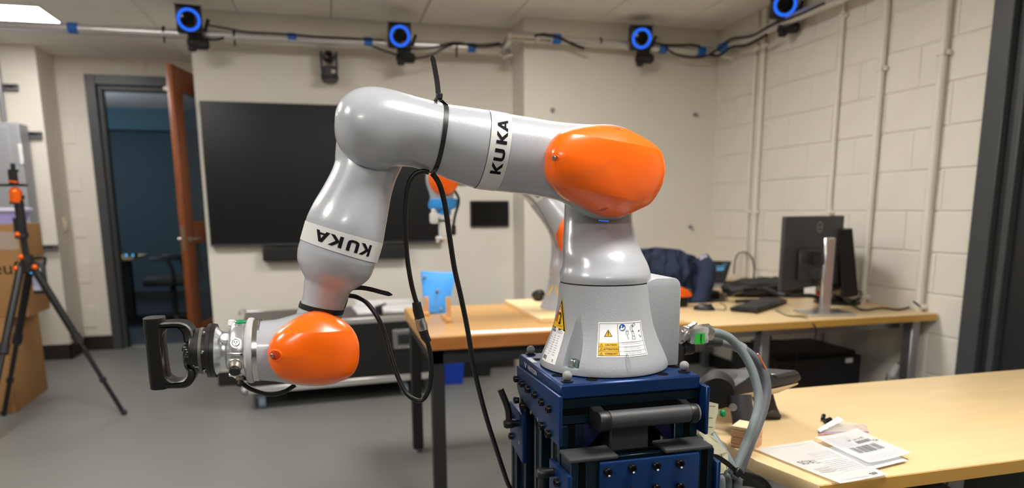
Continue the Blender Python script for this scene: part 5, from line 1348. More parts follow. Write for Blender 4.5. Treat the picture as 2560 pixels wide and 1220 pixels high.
obj('seam_line', uaL.ribbon(13.01, .0004, .0004), 'galv', ub)
# --- orange shoulder cover
def coverpts(px, yl, yr):
    xs = [x for x, y in px]; x0, x1 = min(xs), max(xs)
    return crom([aY(x, y, yl+(yr-yl)*((x-x0)/(x1-x0))**.8) for x, y in px], 4, close=True)
oc1 = [(1363, 400), (1365, 377), (1378, 352), (1396, 334), (1420, 322), (1450, 314.5), (1482, 312), (1519, 312), (1542, 313.5), (1566, 320), (1592, 334), (1615, 349), (1635, 367), (1648, 388), (1654, 418), (1652, 446), (1642, 474), (1620, 508), (1592, 526), (1569, 538), (1542, 544), (1514, 541), (1487, 530), (1455, 514), (1420, 498), (1397, 480.5), (1375, 457.5), (1365, 434)]
pts1 = coverpts(oc1, 1.1125, 1.168)
def creaser(la, lb, ua_, ub_, yf, k1, k2):
    """two straight facets: behind the line la-lb (upper) and ua-ub (lower) the face falls away"""
    def f(p):
        y = p.y
        for (a, b), k, sg in (((la, lb), k1, 1), ((ua_, ub_), k2, -1)):
            t = (p.x-a.x)/(b.x-a.x); zl = a.z+(b.z-a.z)*t
            d = (p.z-zl)*sg
            if d > 0: y = max(y, (a.y+(b.y-a.y)*t)+k*d)
        return V((p.x, y, p.z))
    return f
def dome2(oc, h, p=2.6, k=22, back=.012, lean=0.0):
    c = sum(oc, V())/len(oc)
    rings = [[q+V((0, back, 0))+(c-q)*.01 for q in oc]]
    for i in range(k):
        a = PI/2*i/k; s_ = math.cos(a)**(2/p); hh = math.sin(a)**(2/p)
        rings.append([V((c.x+(q.x-c.x)*s_, c.y+(q.y-c.y)*s_-h*hh, c.z+(q.z-c.z)*s_)) for q in oc])
    return rings
def cover(oc, h, p, la, lb, lc, ld, k1, k2, parent):
    """inflated cover with two straight creases; beyond each crease the face falls away"""
    R_ = dome2(oc, h, p)
    mb = MB(); mb.rings(R_, cap=False); mb._add(R_[-1], [tuple(range(len(R_[-1])))])
    ym = sum(v.y for v in oc)/len(oc)-h*.75
    for (A_, B_), k, sg in (((la, lb), k1, 1), ((lc, ld), k2, -1)):
        A, B = aY(*A_, ym), aY(*B_, ym); d = (B-A); d.y = 0; d.normalize(); n = V((-d.z, 0, d.x))*sg
        if n.z*sg < 0: n = -n
        bmesh.ops.bisect_plane(mb.bm, geom=mb.bm.verts[:]+mb.bm.edges[:]+mb.bm.faces[:], plane_co=A, plane_no=n, dist=1e-6)
        for v in mb.bm.verts:
            t = (v.co-A).dot(n)
            if t > 0: v.co.y += k*t
    for f in mb.bm.faces: f.smooth = True
    return mb
mb = cover(pts1, .046, 3.0, (1405, 334), (1638, 367), (1384, 463), (1618, 507), .55, .60, rob)
cov1 = obj('shoulder_cover', mb, 'orange', rob, sharp=15)
def recess(parent, x, y, Y, n, screw=True, r=.0075, el=1.5, tilt=0.0, m='orangedk'):
    p = aY(x, y, Y); n = V(n).normalized(); u = n.cross(V((0, 0, 1))).normalized(); w = u.cross(n)
    u, w = u*math.cos(tilt)+w*math.sin(tilt), w*math.cos(tilt)-u*math.sin(tilt)
    k = 24
    o = obj('screw_pocket', MB().rings([[p+n*d+u*(e*el*math.cos(2*PI*j/k)*r)+w*(e*r*math.sin(2*PI*j/k)) for j in range(k)] for e, d in ((1.15, -.0025), (1.12, .0006), (1.0, .0009), (.86, -.0005), (.7, -.001))], cap=True), m, parent, sharp=80)
    return p, n, u
from mathutils.bvhtree import BVHTree
def surf(o, x, y):
    L = rootloc(o); me = o.data
    bv = BVHTree.FromPolygons([v.co+L for v in me.vertices], [tuple(p.vertices) for p in me.polygons])
    h = bv.ray_cast(CAM, ray(x, y).normalized())
    n = h[1]
    if n.dot(ray(x, y)) > 0: n = -n
    return h[0], n
def pocket(o, x, y, w, h, tilt, screw):
    """a screw pocket on a cover: floor painted darker as recess shade, raised rim, and its screw"""
    p, n = surf(o, x, y); u = V((0, 0, 1)).cross(n).normalized(); v = n.cross(u)
    u, v = u*math.cos(tilt)+v*math.sin(tilt), v*math.cos(tilt)-u*math.sin(tilt)
    k = 28; R_ = []
    me = o.data; L = rootloc(o); bv = BVHTree.FromPolygons([q.co+L for q in me.vertices], [tuple(q.vertices) for q in me.polygons])
    def on(q, d):
        h_ = bv.ray_cast(q+n*.02, -n)
        return (h_[0] if h_[0] else q)+n*d
    for e, d in ((1.2, -.001), (1.12, .0005), (1.0, .0008), (.86, .0004), (.7, .0004), (.4, .0004), (.1, .0004)): R_.append([on(p+u*(e*w*math.cos(2*PI*j/k))+v*(e*h*math.sin(2*PI*j/k)), d) for j in range(k)])
    s_ = obj('screw_pocket', MB().rings(R_[:4], cap=False), 'orange', o, sharp=80)
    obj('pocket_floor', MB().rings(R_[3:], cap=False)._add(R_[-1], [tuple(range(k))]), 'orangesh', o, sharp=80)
    if screw: obj('screw', MB().lathe([(-.001, .0034), (.002, .0034), (.0026, .0028), (.0026, .0016), (.0012, .0014), (.0012, .0001)], p+u*screw+n*.0004, n, 20), 'steel', s_)
pocket(cov1, 1387, 395, .0068, .0042, 0, -.001)
pocket(cov1, 1546, 322, .009, .0024, -.55, 0)
pocket(cov1, 1507, 524, .0105, .0032, .45, 0)
# thin emissive blue line under the shoulder lip
obj('blue_line', MB().tube(crom([aY(1497, 551, 1.139), aY(1510, 552.5, 1.139), aY(1522, 552.5, 1.139)], 5), .0008, 8), 'led', rob)
# --- forearm
fo = [((850, 320), (1000, 372), 1.205), ((842, 345), (1008, 385), 1.212), ((838, 385), (1010, 405), 1.214), ((836.5, 405), (1003, 421), 1.212), ((826, 432), (988.5, 453), 1.206), ((806, 469), (977, 494), 1.198), ((785, 504), (969, 540), 1.190), ((771, 532), (963, 573), 1.186), ((764, 551), (957, 607), YA), ((751, 597), (942, 656.5), YA), ((744.5, 620), (935, 672), YA), ((743, 645), (925, 693), 1.186), ((749, 665), (908, 709), 1.188), ((756, 681), (891, 720), 1.191), ((761.5, 693), (879, 728), 1.194), ((760, 706), (872.5, 738), 1.197), ((756.5, 742), (865, 758), 1.202), ((750, 760), (857.5, 779), 1.205), ((741, 783), (853, 800), 1.207), ((735, 820), (852, 835), 1.208), ((745, 860), (840, 868), 1.206), ((775, 890), (820, 892), 1.205)]
fd = [.05, .056, .060, .061, .062, .064, .066, .0675, .068, .068, .0675, .064, .058, .051, .0455, .0425, .041, .042, .043, .043, .035, .012]
foL = Loft([sec(b, a, y, dpt=d) for (a, b, y), d in zip(fo, fd)], 2.05)
obj('forearm', foL.mesh(per=6, n=96), 'grey', rob, sharp=60)
fb_ = obj('label_band', foL.mesh(8.0, 9.0, per=10, n=96, off=.0006, cap=False), 'band', rob, sharp=60)
mb = MB(); kuka(mb, lambda u, v: foL.at(8.24+.50*v, math.radians(47+84*u), .0011)); obj('lettering', mb, 'ink', fb_, fix=False, sharp=180)
obj('seam_line', foL.ribbon(9.01, .0007, .0004), 'seam', fb_)
obj('seam_line', foL.ribbon(7.99, .0004, .0004), 'galv', fb_)
# --- wrist
wy = 1.165
wrs = [((647, 802.5), (651.5, 948.5), wy), ((668, 801.5), (670, 949.5), wy), ((694, 798.5), (693, 951.5), wy), ((720, 791), (717, 956), wy), ((757, 782), (750, 961), wy), ((800, 784), (800, 963), wy), ((842, 797), (842, 955), wy), ((872, 824), (872, 935), wy), ((888, 850), (888, 905), wy), ((893, 872), (893, 880), wy)]
wd = [.052, .052, .052, .052, .052, .051, .048, .040, .026, .006]
wrL = Loft([sec(a, b, y, dpt=d) for (a, b, y), d in zip(wrs, wd)], 2.1)
obj('wrist', wrL.mesh(per=6, n=80), 'grey', rob, sharp=60)
oc2 = [(670, 885), (671.5, 868), (679, 846), (695, 826), (717.5, 809.5), (741, 795.5), (768, 785), (788, 781.5), (812, 784), (837, 793), (865, 807.5), (885, 827), (896, 852), (898.5, 878), (896, 905), (885, 930), (865, 946.5), (837, 957.5), (804, 963.5), (770, 962.5), (740, 958.5), (715, 949), (692, 935), (677, 913)]
pts2 = coverpts(oc2, 1.122, 1.150)
mb = cover(pts2, .040, 2.8, (705, 831), (880, 829), (712, 947), (880, 944), .5, .5, rob)
cov2 = obj('wrist_cover', mb, 'orange', rob, sharp=15)
pocket(cov2, 687, 889, .0105, .0085, 0, -.004)
# --- flange stack, turned about the tool axis
f0, f1 = aY(650, 875.5, wy), aY(460, 877, wy)
ax = (f1-f0).normalized()
def fx(px): return (aY(px, 876, wy)-f0).dot(ax)
def R(px_half): return px_half/FPX*1.175
fl = obj('steel_ring', MB().lathe([(fx(652), R(72)), (fx(650), R(73.5)), (fx(637), R(73.5)), (fx(636), R(72))], f0, ax, 64), 'steel', rob)
obj('seam_line', MB().lathe([(fx(653), R(73.6)), (fx(651.5), R(73.6))], f0, ax, 64, cap=False), 'seam', fl)
obj('white_ring', MB().lathe([(fx(637), R(71)), (fx(636), R(76)), (fx(630), R(78)), (fx(623), R(77)), (fx(619), R(73)), (fx(618), R(68))], f0, ax, 64), 'ringwhite', rob)
mf = obj('media_flange', MB().lathe([(fx(620), R(66)), (fx(616), R(68)), (fx(600), R(67)), (fx(588), R(66)), (fx(580), R(61)), (fx(575), R(50)), (fx(569), R(44)), (fx(560), R(43.5)), (fx(552), R(47)), (fx(545), R(55)), (fx(541), R(58)), (fx(536), R(58))], f0, ax, 72), 'silver', rob)
vy = V((0, -1, 0)); vz = ax.cross(vy).normalized()
if vz.z < 0: vz = -vz
def fl_at(px, ang, r): return f0+ax*fx(px)+(vy*math.cos(ang)+vz*math.sin(ang))*r, vy*math.cos(ang)+vz*math.sin(ang)
def ang(py): return math.asin(max(-1, min(1, (876-py)/69)))
c, n = fl_at(604, ang(808)+.05, R(64))
g_ = obj('button_boss', MB().lathe([(-.004, R(18)), (.002, R(16)), (.003, R(14))], c, n, 28), 'silver', mf)
obj('green_button', MB().lathe([(.0025, R(12.5)), (.0052, R(12)), (.006, R(10)), (.0062, .0001)], c, n, 28), 'green', mf)
c, n = fl_at(570, ang(829)+.05, R(46)); obj('button_boss', MB().lathe([(-.006, R(15)), (.003, R(13.5))], c, n, 28), 'silver', mf); obj('white_button', MB().lathe([(.0025, R(10.5)), (.006, R(10)), (.0065, R(8)), (.0067, .0001)], c, n, 28), 'whitep', mf)
c, n = fl_at(578, 1.9, R(64)); obj('rear_button', MB().lathe([(-.004, R(9)), (.004, R(8.5)), (.006, R(6)), (.0063, .0001)], c, n, 24), 'whitep', mf)
def boss(px, py, r, h, m='silver'):
    c, n = fl_at(px, ang(py), R(65)); n2 = (n+V((0, -.25, 0))).normalized(); o = obj('boss', MB().lathe([(-.006, R(r)*1.12), (.001, R(r)), (h, R(r)*.97), (h+.001, R(r)*.9), (h+.0011, .0001)], c, n2, 28), m, mf); return c+n2*(h+.001), n2
c, n = boss(599, 846, 13, .002); obj('signal_socket', MB().lathe([(-.001, R(9)), (.004, R(8.5)), (.005, R(7.2)), (.002, R(6.6)), (.002, .0001)], c, n, 24), 'steel', mf)
obj('socket_pins', MB().ball(c+n*.003+V((.0015, 0, .001)), .0012, 8).ball(c+n*.003+V((-.002, 0, .001)), .0012, 8).ball(c+n*.003+V((0, 0, -.002)), .0012, 8), 'black', mf)['kind'] = 'stuff'
for py in (872, 926):
    c, n = fl_at(597, ang(py), R(66)); mx = Matrix(((ax.x, n.x, ax.cross(n).x, 0), (ax.y, n.y, ax.cross(n).y, 0), (ax.z, n.z, ax.cross(n).z, 0), (0, 0, 0, 1)))
    obj('rib', MB().box(c, (R(34), .006, R(8)), .0015, mx=mx, seg=2), 'silver', mf)
    obj('small_plug', MB().box(c-ax*R(14)+n*.0025, (R(4), .003, R(5)), .0005, mx=mx), 'seam', mf)
c, n = boss(597, 899, 18, .002); obj('round_connector', MB().lathe([(-.001, R(15)), (.004, R(14.5)), (.008, R(12)), (.011, R(11.5))], c, (n+V((0, -.3, -.25))).normalized(), 28), 'connmetal', mf)
obj('connector_cap', MB().lathe([(.006, R(11)), (.0065, R(12.2)), (.014, R(12)), (.0155, R(10)), (.0158, .0001)], c, (n+V((0, -.35, -.55))).normalized(), 28), 'black', mf)
c, n = fl_at(604, -.98, R(64)); obj('round_connector', MB().lathe([(-.004, R(9)), (.006, R(8.5)), (.009, R(7.5))], c, n, 22), 'connmetal', mf)
obj('connector_cap', MB().lathe([(.008, R(7.6)), (.016, R(7.2)), (.018, R(4)), (.0182, .0001)], c, n, 22), 'black', mf)
c, n = fl_at(620, -1.1, R(70)); obj('rubber_plug', MB().lathe([(-.002, R(8)), (.002, R(7)), (.003, .0001)], c, n, 22), 'black', mf)
# force sensor and adapter rings
fs = obj('force_sensor', MB().lathe([(fx(543), R(56)), (fx(542.5), R(63)), (fx(534), R(63.5)), (fx(533.5), R(62.6)), (fx(532.5), R(62.6)), (fx(532), R(63.5)), (fx(523), R(63)), (fx(522), R(60))], f0, ax, 72), 'black', rob)
obj('sensor_core', MB().lathe([(fx(523), R(54)), (fx(511), R(54))], f0, ax, 64), 'black', fs)
obj('grey_ring', MB().lathe([(fx(512), R(53)), (fx(511.5), R(54.5)), (fx(504), R(54.5)), (fx(503.5), R(53))], f0, ax, 72), 'brush', rob)
ar = obj('adapter_ring', MB().lathe([(fx(504), R(52)), (fx(503.5), R(53.5)), (fx(493), R(53)), (fx(492), R(51)), (fx(491), R(46)), (fx(484), R(45.5)), (fx(483), R(44)), (fx(480), R(43))], f0, ax, 72), 'black', rob)
mb = MB()
for sg in (-1, 1): pass
fnr = lambda u, v: f0+ax*(fx(498)+v)+(vy*math.cos(-.55+u/R(53.6))+vz*math.sin(-.55+u/R(53.6)))*(R(53.7))
polyf(mb, [(-.0015, .002), (0, .002), (0, -.0045), (-.0015, -.0045)], fnr); polyf(mb, [(-.004, -.003), (.0, -.003), (.0, -.0045), (-.004, -.0045)], fnr); polyf(mb, [(.0015, .004), (.003, .004), (.003, .0025), (.0015, .0025)], fnr)
obj('white_mark', mb, 'whitep', ar, fix=False)
for py in (866, 926, 818):
    c, n = fl_at(519, ang(py)*.95, R(56)); obj('sensor_screw', MB().lathe([(-.002, R(5)), (.003, R(5)), (.0035, R(3.5)), (.0036, .0001)], c, (n*.6+ax*.8).normalized(), 18), 'zinc', fs)
mb = MB(); k = 40
mb.rings([[f0+ax*fx(px)+(vy*math.cos(2*PI*j/(k*2))+vz*math.sin(2*PI*j/(k*2)))*(R(rr)+(0.0009 if j % 2 else 0)) for j in range(k*2)] for px, rr in ((482, 36), (466, 35), (465, 33))])
obj('toothed_mount', mb, 'handle', rob, sharp=25)
obj('axis_screw', MB().lathe([(fx(466), R(9)), (fx(461), R(9)), (fx(460.5), R(6)), (fx(456), R(5.5)), (fx(455), R(3)), (fx(454.8), .0001)], f0+vz*.003, ax, 20), 'black', rob)
# --- D handle
HYc = wy; HT = .0185
def hp(x, y): return aY(x, y, HYc)
outer = [(386, 806), (398, 803), (440, 801), (458, 802), (473, 808), (484, 820), (489, 836), (489, 850)]
outer += [(474, 852), (470, 862), (467, 880), (468, 900), (474, 915), (490, 920), (494, 928)]
outer += [(492, 940), (484, 954), (472, 962), (455, 965), (415, 965.5), (396, 968), (396, 966), (390, 957), (385, 910), (378, 850), (373, 815), (375, 808)]
inner = [(410, 842), (414, 826), (424, 817), (440, 815), (452, 819), (461, 830), (465, 850), (466, 880), (468, 905), (472, 925), (468, 938), (457, 947), (443, 949), (430, 944), (421, 934), (418, 915), (414, 875)]
HA = V((0, 1, 0))
def dring(poly, y): return [V((q.x, y, q.z)) for q in crom([hp(*p) for p in poly], 2, close=True)]
mb = MB()
o0, o1 = dring(outer, 0), dring(inner, 0)
ex = bmesh.new()
import mathutils
tri = mathutils.geometry.tessellate_polygon([[V((p.x, p.z, 0)) for p in o0], [V((p.x, p.z, 0)) for p in o1]])
allp = o0+o1
bev = .0025
def inset(poly, d, sgn):
    out = []; k = len(poly)
    for i in range(k):
        a, b = poly[i-1], poly[(i+1) % k]; e = (b-a); e.y = 0; nn2 = V((-e.z, 0, e.x)).normalized()
        out.append(poly[i]+nn2*d*sgn)
    return out
area = sum(a.x*b.z-b.x*a.z for a, b in zip(o0, o0[1:]+o0[:1])); sg = 1 if area > 0 else -1
area2 = sum(a.x*b.z-b.x*a.z for a, b in zip(o1, o1[1:]+o1[:1])); sg2 = 1 if area2 > 0 else -1
oi, ii = inset(o0, bev, sg), inset(o1, bev, -sg2)
for s_ in (-1, 1):
    pl = [V((p.x, HYc+s_*HT, p.z)) for p in oi+ii]; mb._add(pl, [tuple(f) for f in tri])
yy = lambda poly, y: [V((p.x, HYc+y, p.z)) for p in poly]
mb.rings([yy(oi, -HT), yy(o0, -HT+bev), yy(o0, HT-bev), yy(oi, HT)], cap=False)
mb.rings([yy(ii, -HT), yy(o1, -HT+bev), yy(o1, HT-bev), yy(ii, HT)], cap=False)
bmesh.ops.remove_doubles(mb.bm, verts=mb.bm.verts[:], dist=.00001)
obj('grip_handle', mb, 'handle', rob, sharp=40)
gs = []
for (xa, xb, y, k_) in ((359.5, 411, 793, .96), (360, 411, 796, 1), (361.5, 412, 820, 1), (366, 414, 850, 1), (370, 418, 890, 1), (374, 424, 930, 1), (377, 428, 955, 1), (378.5, 428, 966, 1), (380, 427, 968, .95)):
    A, B = hp(xa, y), hp(xb, y); u = (B-A)/2; u.z = 0; gs.append(((A+B)/2, u*k_, V((0, -1, 0))*.0205*k_))
obj('grip_bar', Loft(gs, 3.0).mesh(per=3, n=64), 'handleg', rob, sharp=40)
# --- stickers on the base
def sticker(name, cpx, w, h, draw, mats, rot=0.0):
    a0, z0, p = hitcone(*cpx); r0 = brad(z0); c_, s_ = math.cos(rot), math.sin(rot)
    def fn(lay):
        def f(u, v):
            u2, v2 = u*c_-v*s_, u*s_+v*c_
            return onbase(a0+u2/r0, z0+v2*.97, .0006+.00028*lay)
        return f
    mb = MB(); draw(mb, fn)
    o = obj(name, mb, mats, base, fix=False, sharp=180); return o
def tri_(mb, fn, cx, cy, s, m1, m2, l0):
    H = s*.866
    mb.mi = m2; mb.mapped([(cx-s/2, cy-H/2), (cx+s/2, cy-H/2), (cx, cy+H/2)], [(0, 1, 2)], fn(l0))
    mb.mi = m1; k = .76; mb.mapped([(cx-s/2*k, cy-H/2*k-H*.04), (cx+s/2*k, cy-H/2*k-H*.04), (cx, cy+H/2*k-H*.04)], [(0, 1, 2)], fn(l0+1))
    mb.mi = m2; text(mb, '!', cx, cy-H*.06, s*.62, fn(l0+2), .03)
MS = ['paper', 'ink', 'yellowl', 'signblue', 'red', 'yellow', 'print']
def caution(mb, fn):
    W_, H_ = .0875, .0605; x0, y0 = -W_/2, -H_/2
    mb.mi = 0; rect(mb, x0, y0, -x0, -y0, fn(0), 16, 20)
    mb.mi = 1
    e = .0006; i = .0022
    for a, b, c, d in ((x0+i, y0+i, -x0-i, y0+i+e), (x0+i, -y0-i-e, -x0-i, -y0-i), (x0+i, y0+i, x0+i+e, -y0-i), (-x0-i-e, y0+i, -x0-i, -y0-i)): rect(mb, a, b, c, d, fn(1), 16 if c-a > .01 else 1, 20 if d-b > .01 else 1)
    xm = x0+.0355; rect(mb, xm, y0+i, xm+e, -y0-i, fn(1), 1, 20)
    yt = y0+.0245
    mb.mi = 2; rect(mb, x0+i+e, y0+i+e, xm, yt, fn(1), 8, 10)
    mb.mi = 1
    for k in (1, 2): rect(mb, x0+i, y0+i+k*.0075, -x0-i, y0+i+k*.0075+.0004, fn(2), 8, 1)
    rect(mb, xm, yt, -x0-i, yt+.0004, fn(1), 6, 1)
    for k, s_ in enumerate(('VORSICHT', 'ATTENTION', 'CAUTION')):
        mb.mi = 1; text(mb, s_, x0+.0228, y0+i+.0040+k*.0075, .0046, fn(3), .015, sx=.95)
        tx = x0+.0072
        tri_(mb, fn, tx, y0+i+.0040+k*.0075, .0056, 2, 1, 2)
    tri_(mb, fn, x0+.0185, y0+.0415, .0145, 2, 1, 1)
    mb.mi = 3; mb.mapped([(xm+.0095+.0062*math.cos(2*PI*j/28), .0205+.0062*math.sin(2*PI*j/28)) for j in range(28)], [tuple(range(28))], fn(1))
    mb.mi = 0; mb.mapped([(xm+.0078+.0014*math.cos(2*PI*j/14), .0228+.0014*math.sin(2*PI*j/14)) for j in range(14)], [tuple(range(14))], fn(2))
    polyf(mb, [(xm+.0052, .0165), (xm+.0098, .0155), (xm+.0098, .0195), (xm+.0075, .0210), (xm+.0055, .0195)], fn(2)); polyf(mb, [(xm+.0100, .0160), (xm+.0135, .0180), (xm+.0138, .0225), (xm+.0102, .0195)], fn(2))
    mb.mi = 1
    def ln(x, y, x2, y2, w=.0006): stroke(mb, (xm+x, y), (xm+x2, y2), w, fn(2), 2)
    # plug and lead
    for q in ((.0165, .0135, .0165, .0165), (.0195, .0135, .0195, .0165), (.0155, .0135, .0205, .0135), (.0155, .0135, .0158, .009), (.0205, .0135, .0202, .009), (.0158, .009, .018, .007), (.0202, .009, .018, .007), (.018, .007, .0178, .0035), (.0178, .0035, .0196, .0015), (.0196, .0015, .0196, -.001)): ln(*q)
    # little arm
    for q in ((.027, -.001, .033, -.001), (.027, -.001, .027, .004), (.033, -.001, .033, .004), (.027, .004, .033, .004), (.0285, .004, .0275, .010), (.0315, .004, .0318, .0095), (.0275, .010, .0245, .0185), (.0318, .0095, .0280, .0195), (.0245, .0185, .0262, .0225), (.0262, .0225, .0345, .0275), (.0280, .0195, .0362, .0245), (.0345, .0275, .0362, .0245), (.0293, .0215, .0282, .0240)): ln(*q)
    ln(.0300, .0235, .0315, .0210, .0012); ln(.0276, .0128, .0308, .0133, .0012)
    for q in ((.042, .0115, .0445, .0135, .002), (.0415, .006, .0455, .001, .0006), (.0425, .0065, .0462, .0018, .0006), (.0475, .013, .0475, .0, .0003)): ln(*q)
    for r_, (s1, s2) in enumerate((('Unplug the system before beginning work on the', 'robot. Read and observe the safety instructions.'), ('Bloquer le systeme avant d utiliser les', 'travaux sur le robot. Lire et respecter les'), ('Vor Arbeiten am Roboter, System sichern.', 'Sicherheitshinweise lesen und beachten'))):
        yb = y0+i+.0155+.0055-r_*.0075
        if r_ == 0: yb += .001
        for k, s_ in enumerate((s1, s2)): text(mb, s_, (xm-x0-i)/2+.0, yb-.0000-k*.0028+.0005, .0024, fn(3), 0.0, sx=.80)
sticker('caution_sticker', (1556, 848), .09, .06, caution, MS)
def warn(mb, fn):
    s = .058; H = .062
    def T(k, m, l, o=0.0): mb.mi = m; mb.mapped([(-s/2*k, -H/2*k-o), (-s/6*k, -H/2*k-o), (s/6*k, -H/2*k-o), (s/2*k, -H/2*k-o), (s/3*k, -H/6*k-o), (s/6*k, H/6*k-o), (0, H/2*k-o), (-s/6*k, H/6*k-o), (-s/3*k, -H/6*k-o)], [(0, 1, 8), (1, 2, 8), (2, 4, 8), (2, 3, 4), (4, 5, 8), (5, 7, 8), (5, 6, 7)], fn(l))
    T(1.0, 5, 0); T(.90, 1, 1, .0013); T(.76, 5, 2, .003)
    mb.mi = 0; mb.mapped([(-.0052, .0035), (.0052, .0035), (0, .0145)], [(0, 1, 2)], fn(4)); mb.mi = 4
    for a, b in (((-.0056, .0031), (.0056, .0031)), ((.0056, .0031), (0, .0152)), ((0, .0152), (-.0056, .0031))): stroke(mb, a, b, .0008, fn(5), 2)
    mb.mi = 1; text(mb, '!', 0, .0072, .0075, fn(6), .03)
    mb.mi = 4
    for a, b, w in (((-.0085, -.006), (-.0085, .000), .0032), ((-.0085, -.006), (-.012, -.016), .002), ((-.0085, -.006), (-.0055, -.016), .002), ((-.0085, -.001), (-.002, .002), .0017), ((-.0085, -.001), (-.0125, -.006), .0017)): stroke(mb, a, b, w, fn(4), 2)
    mb.mapped([(-.0085+.002*math.cos(2*PI*j/12), .0022+.002*math.sin(2*PI*j/12)) for j in range(12)], [tuple(range(12))], fn(4))
    mb.mi = 1
    for a, b, w in (((.002, -.017), (.009, -.017), .0035), ((.0055, -.016), (.0055, -.009), .0035), ((.0055, -.009), (.0065, -.001), .0028), ((.0065, -.001), (.001, .0015), .0026), ((.001, .0015), (-.0005, -.0025), .002)): stroke(mb, a, b, w, fn(4), 2)
    text(mb, 'EN ISO 13857', .008, -.0215, .0028, fn(4), .01)
sticker('warning_sticker', (1401, 784), .05, .05, warn, MS, -.02)
def typeplate(mb, fn):
    W_, H_ = .050, .064; x0, y0 = -W_/2, -H_/2
    mb.mi = 0; rect(mb, x0, y0, -x0, -y0, fn(0), 14, 20)
    mb.mi = 1; text(mb, 'KUKA', x0+.010, -y0-.0065, .0068, fn(1), .03)
    mb.mi = 6
    random.seed(3)
    for k in range(3): 
        for q in range(4): rect(mb, .001+q*.0045, -y0-.0045-k*.0022, .001+q*.0045+.0036, -y0-.0037-k*.0022, fn(1))
    for k in range(9):
        y = -y0-.015-k*.0042
        for q in range(3):
            w = random.uniform(.004, .009); rect(mb, x0+.004+q*.0145, y, x0+.004+q*.0145+w, y+.0008, fn(1))
        rect(mb, x0+.003, y-.0012, -x0-.004, y-.0010, fn(1))
    mb.mi = 1
    for k in range(9):
        w = random.choice((.0006, .001, .0014)); rect(mb, x0+.004+k*.0017, y0+.004, x0+.004+k*.0017+w*.8, y0+.011, fn(1), 1, 1)
    rect(mb, .0135, y0+.004, .0165, y0+.008, fn(1)); mb.mi = 0; rect(mb, .0142, y0+.005, .0158, y0+.007, fn(2))
sticker('type_plate', (1383, 862), .05, .06, typeplate, MS, .0)
# --- connectors on the box
cy_ = RY-.02
c = aY(1735, 838, cy_)
con = obj('connector_body', MB().box(aY(1738, 836, cy_), (.040, .036, .032), .004, rz=.03, seg=2), 'silver', box_)
obj('connector_nut', MB().cyl(aY(1752, 833, cy_), aY(1772, 831, cy_), .0175, 8).cyl(aY(1772, 831, cy_), aY(1778, 831, cy_), .013, 20), 'steel', con)
obj('connector_neck', MB().cyl(aY(1698, 838, cy_), aY(1722, 837, cy_), .0135, 24).cyl(aY(1702, 838, cy_), aY(1706, 838, cy_), .017, 24), 'steel', con)
mb = MB(); p = aY(1738, 843, cy_); rect(mb, p.x-.011, p.z-.010, p.x+.010, p.z+.011, lambda u, v: V((u, p.y-.0186, v))); gt = obj('green_tag', mb, 'lime', con, fix=False)
mb = MB(); text(mb, 'X30080', p.x+.002, p.z, .0055, lambda u, v: V((p.x+.002-(v-p.z), p.y-.0188, p.z+(u-p.x-.002))), .02); obj('tag_text', mb, 'ink', gt, fix=False)
obj('locking_lever', MB().tube(crom([aY(1706, 850, cy_-.022), aY(1718, 828, cy_-.022), aY(1730, 818, cy_-.02), aY(1736, 808, cy_-.02)], 4), .003, 8).box(aY(1731, 812, cy_-.02), (.016, .012, .004), .001, mx=Matrix.Rotation(-.5, 4, 'Y')), 'steel', con)
obj('lower_plug', MB().cyl(aY(1700, 872, cy_), aY(1708, 872, cy_), .011, 20).cyl(aY(1706, 872, cy_-.0), aY(1730, 869, cy_), .0125, 24), 'black', box_)
con2 = obj('brass_plug', MB().cyl(aY(1703, 856, cy_+.02), aY(1758, 853, cy_+.02), .010, 20), 'black', box_)
for k in range(4): obj('brass_pin', MB().cyl(aY(1735+k*7, 862, cy_+.0), aY(1742+k*7, 850, cy_+.0), .0024, 8), 'brass', con2)
# ================================================================== CABLES AND TIES ON THE FOREGROUND ROBOT
M['cabletie'] = mat('tie_nylon', (14, 14, 14), 0.55, spec=0.25)
def tie(L, t, w, th, head_ang, tail, name, lab, tl_y):
    T = thing('cable_tie', lab, 'cable tie', L.at(t, PI), 'black cable ties on the robot')
    obj('strap', L.ribbon(t, w, th), 'black', T, sharp=60)
    hp_ = L.at(t, head_ang, .004)
    return T, hp_
T, h_ = tie(uaL, 9.93, .0075, .0016, 0, None, 'x', 'black cable tie round the upper arm with its tail standing up', 1.15)
p0 = aY(1098, 240, 1.15)
obj('head', MB().box(p0, (.0105, .009, .0095), .0015, mx=Matrix.Rotation(.12, 4, 'Y')), 'black', T)
mb = MB()
path = crom([uaL.at(9.93, math.radians(28), .001), aY(1104, 252, 1.146), aY(1097, 240, 1.150), aY(1093, 205, 1.155), aY(1086, 165, 1.158), aY(1082, 146, 1.159)], 6)
hw = .0042
vs = []
for i, q in enumerate(path): 
    w_ = hw
    vs += [q+V((-w_, 0, .0003)), q+V((w_, 0, -.0003)), q+V((w_, .0014, -.0003)), q+V((-w_, .0014, .0003))]
mb.rings([vs[4*i:4*i+4] for i in range(len(path))]+[[aY(1081, 138, 1.159)+V((e, f, 0)) for e, f in ((-.0012, 0), (.0012, 0), (.0012, .0014), (-.0012, .0014))]])
obj('tail', mb, 'cabletie', T)
q0, q1 = aY(1088, 253, 1.185), aY(1095, 243, 1.158); obj('return_loop', MB().tube([q0, q1], [.003, .0035], 6), 'black', T)
T, h_ = tie(foL, 17.0, .0092, .0016, 0, None, 'x', 'black cable tie round the wrist neck with its tail pointing right', 1.2)
path = crom([aY(866, 722, 1.245), aY(897, 719, 1.24), aY(925, 723, 1.235), aY(955, 731, 1.23), aY(972, 735, 1.23)], 5)
mb = MB(); vs = []
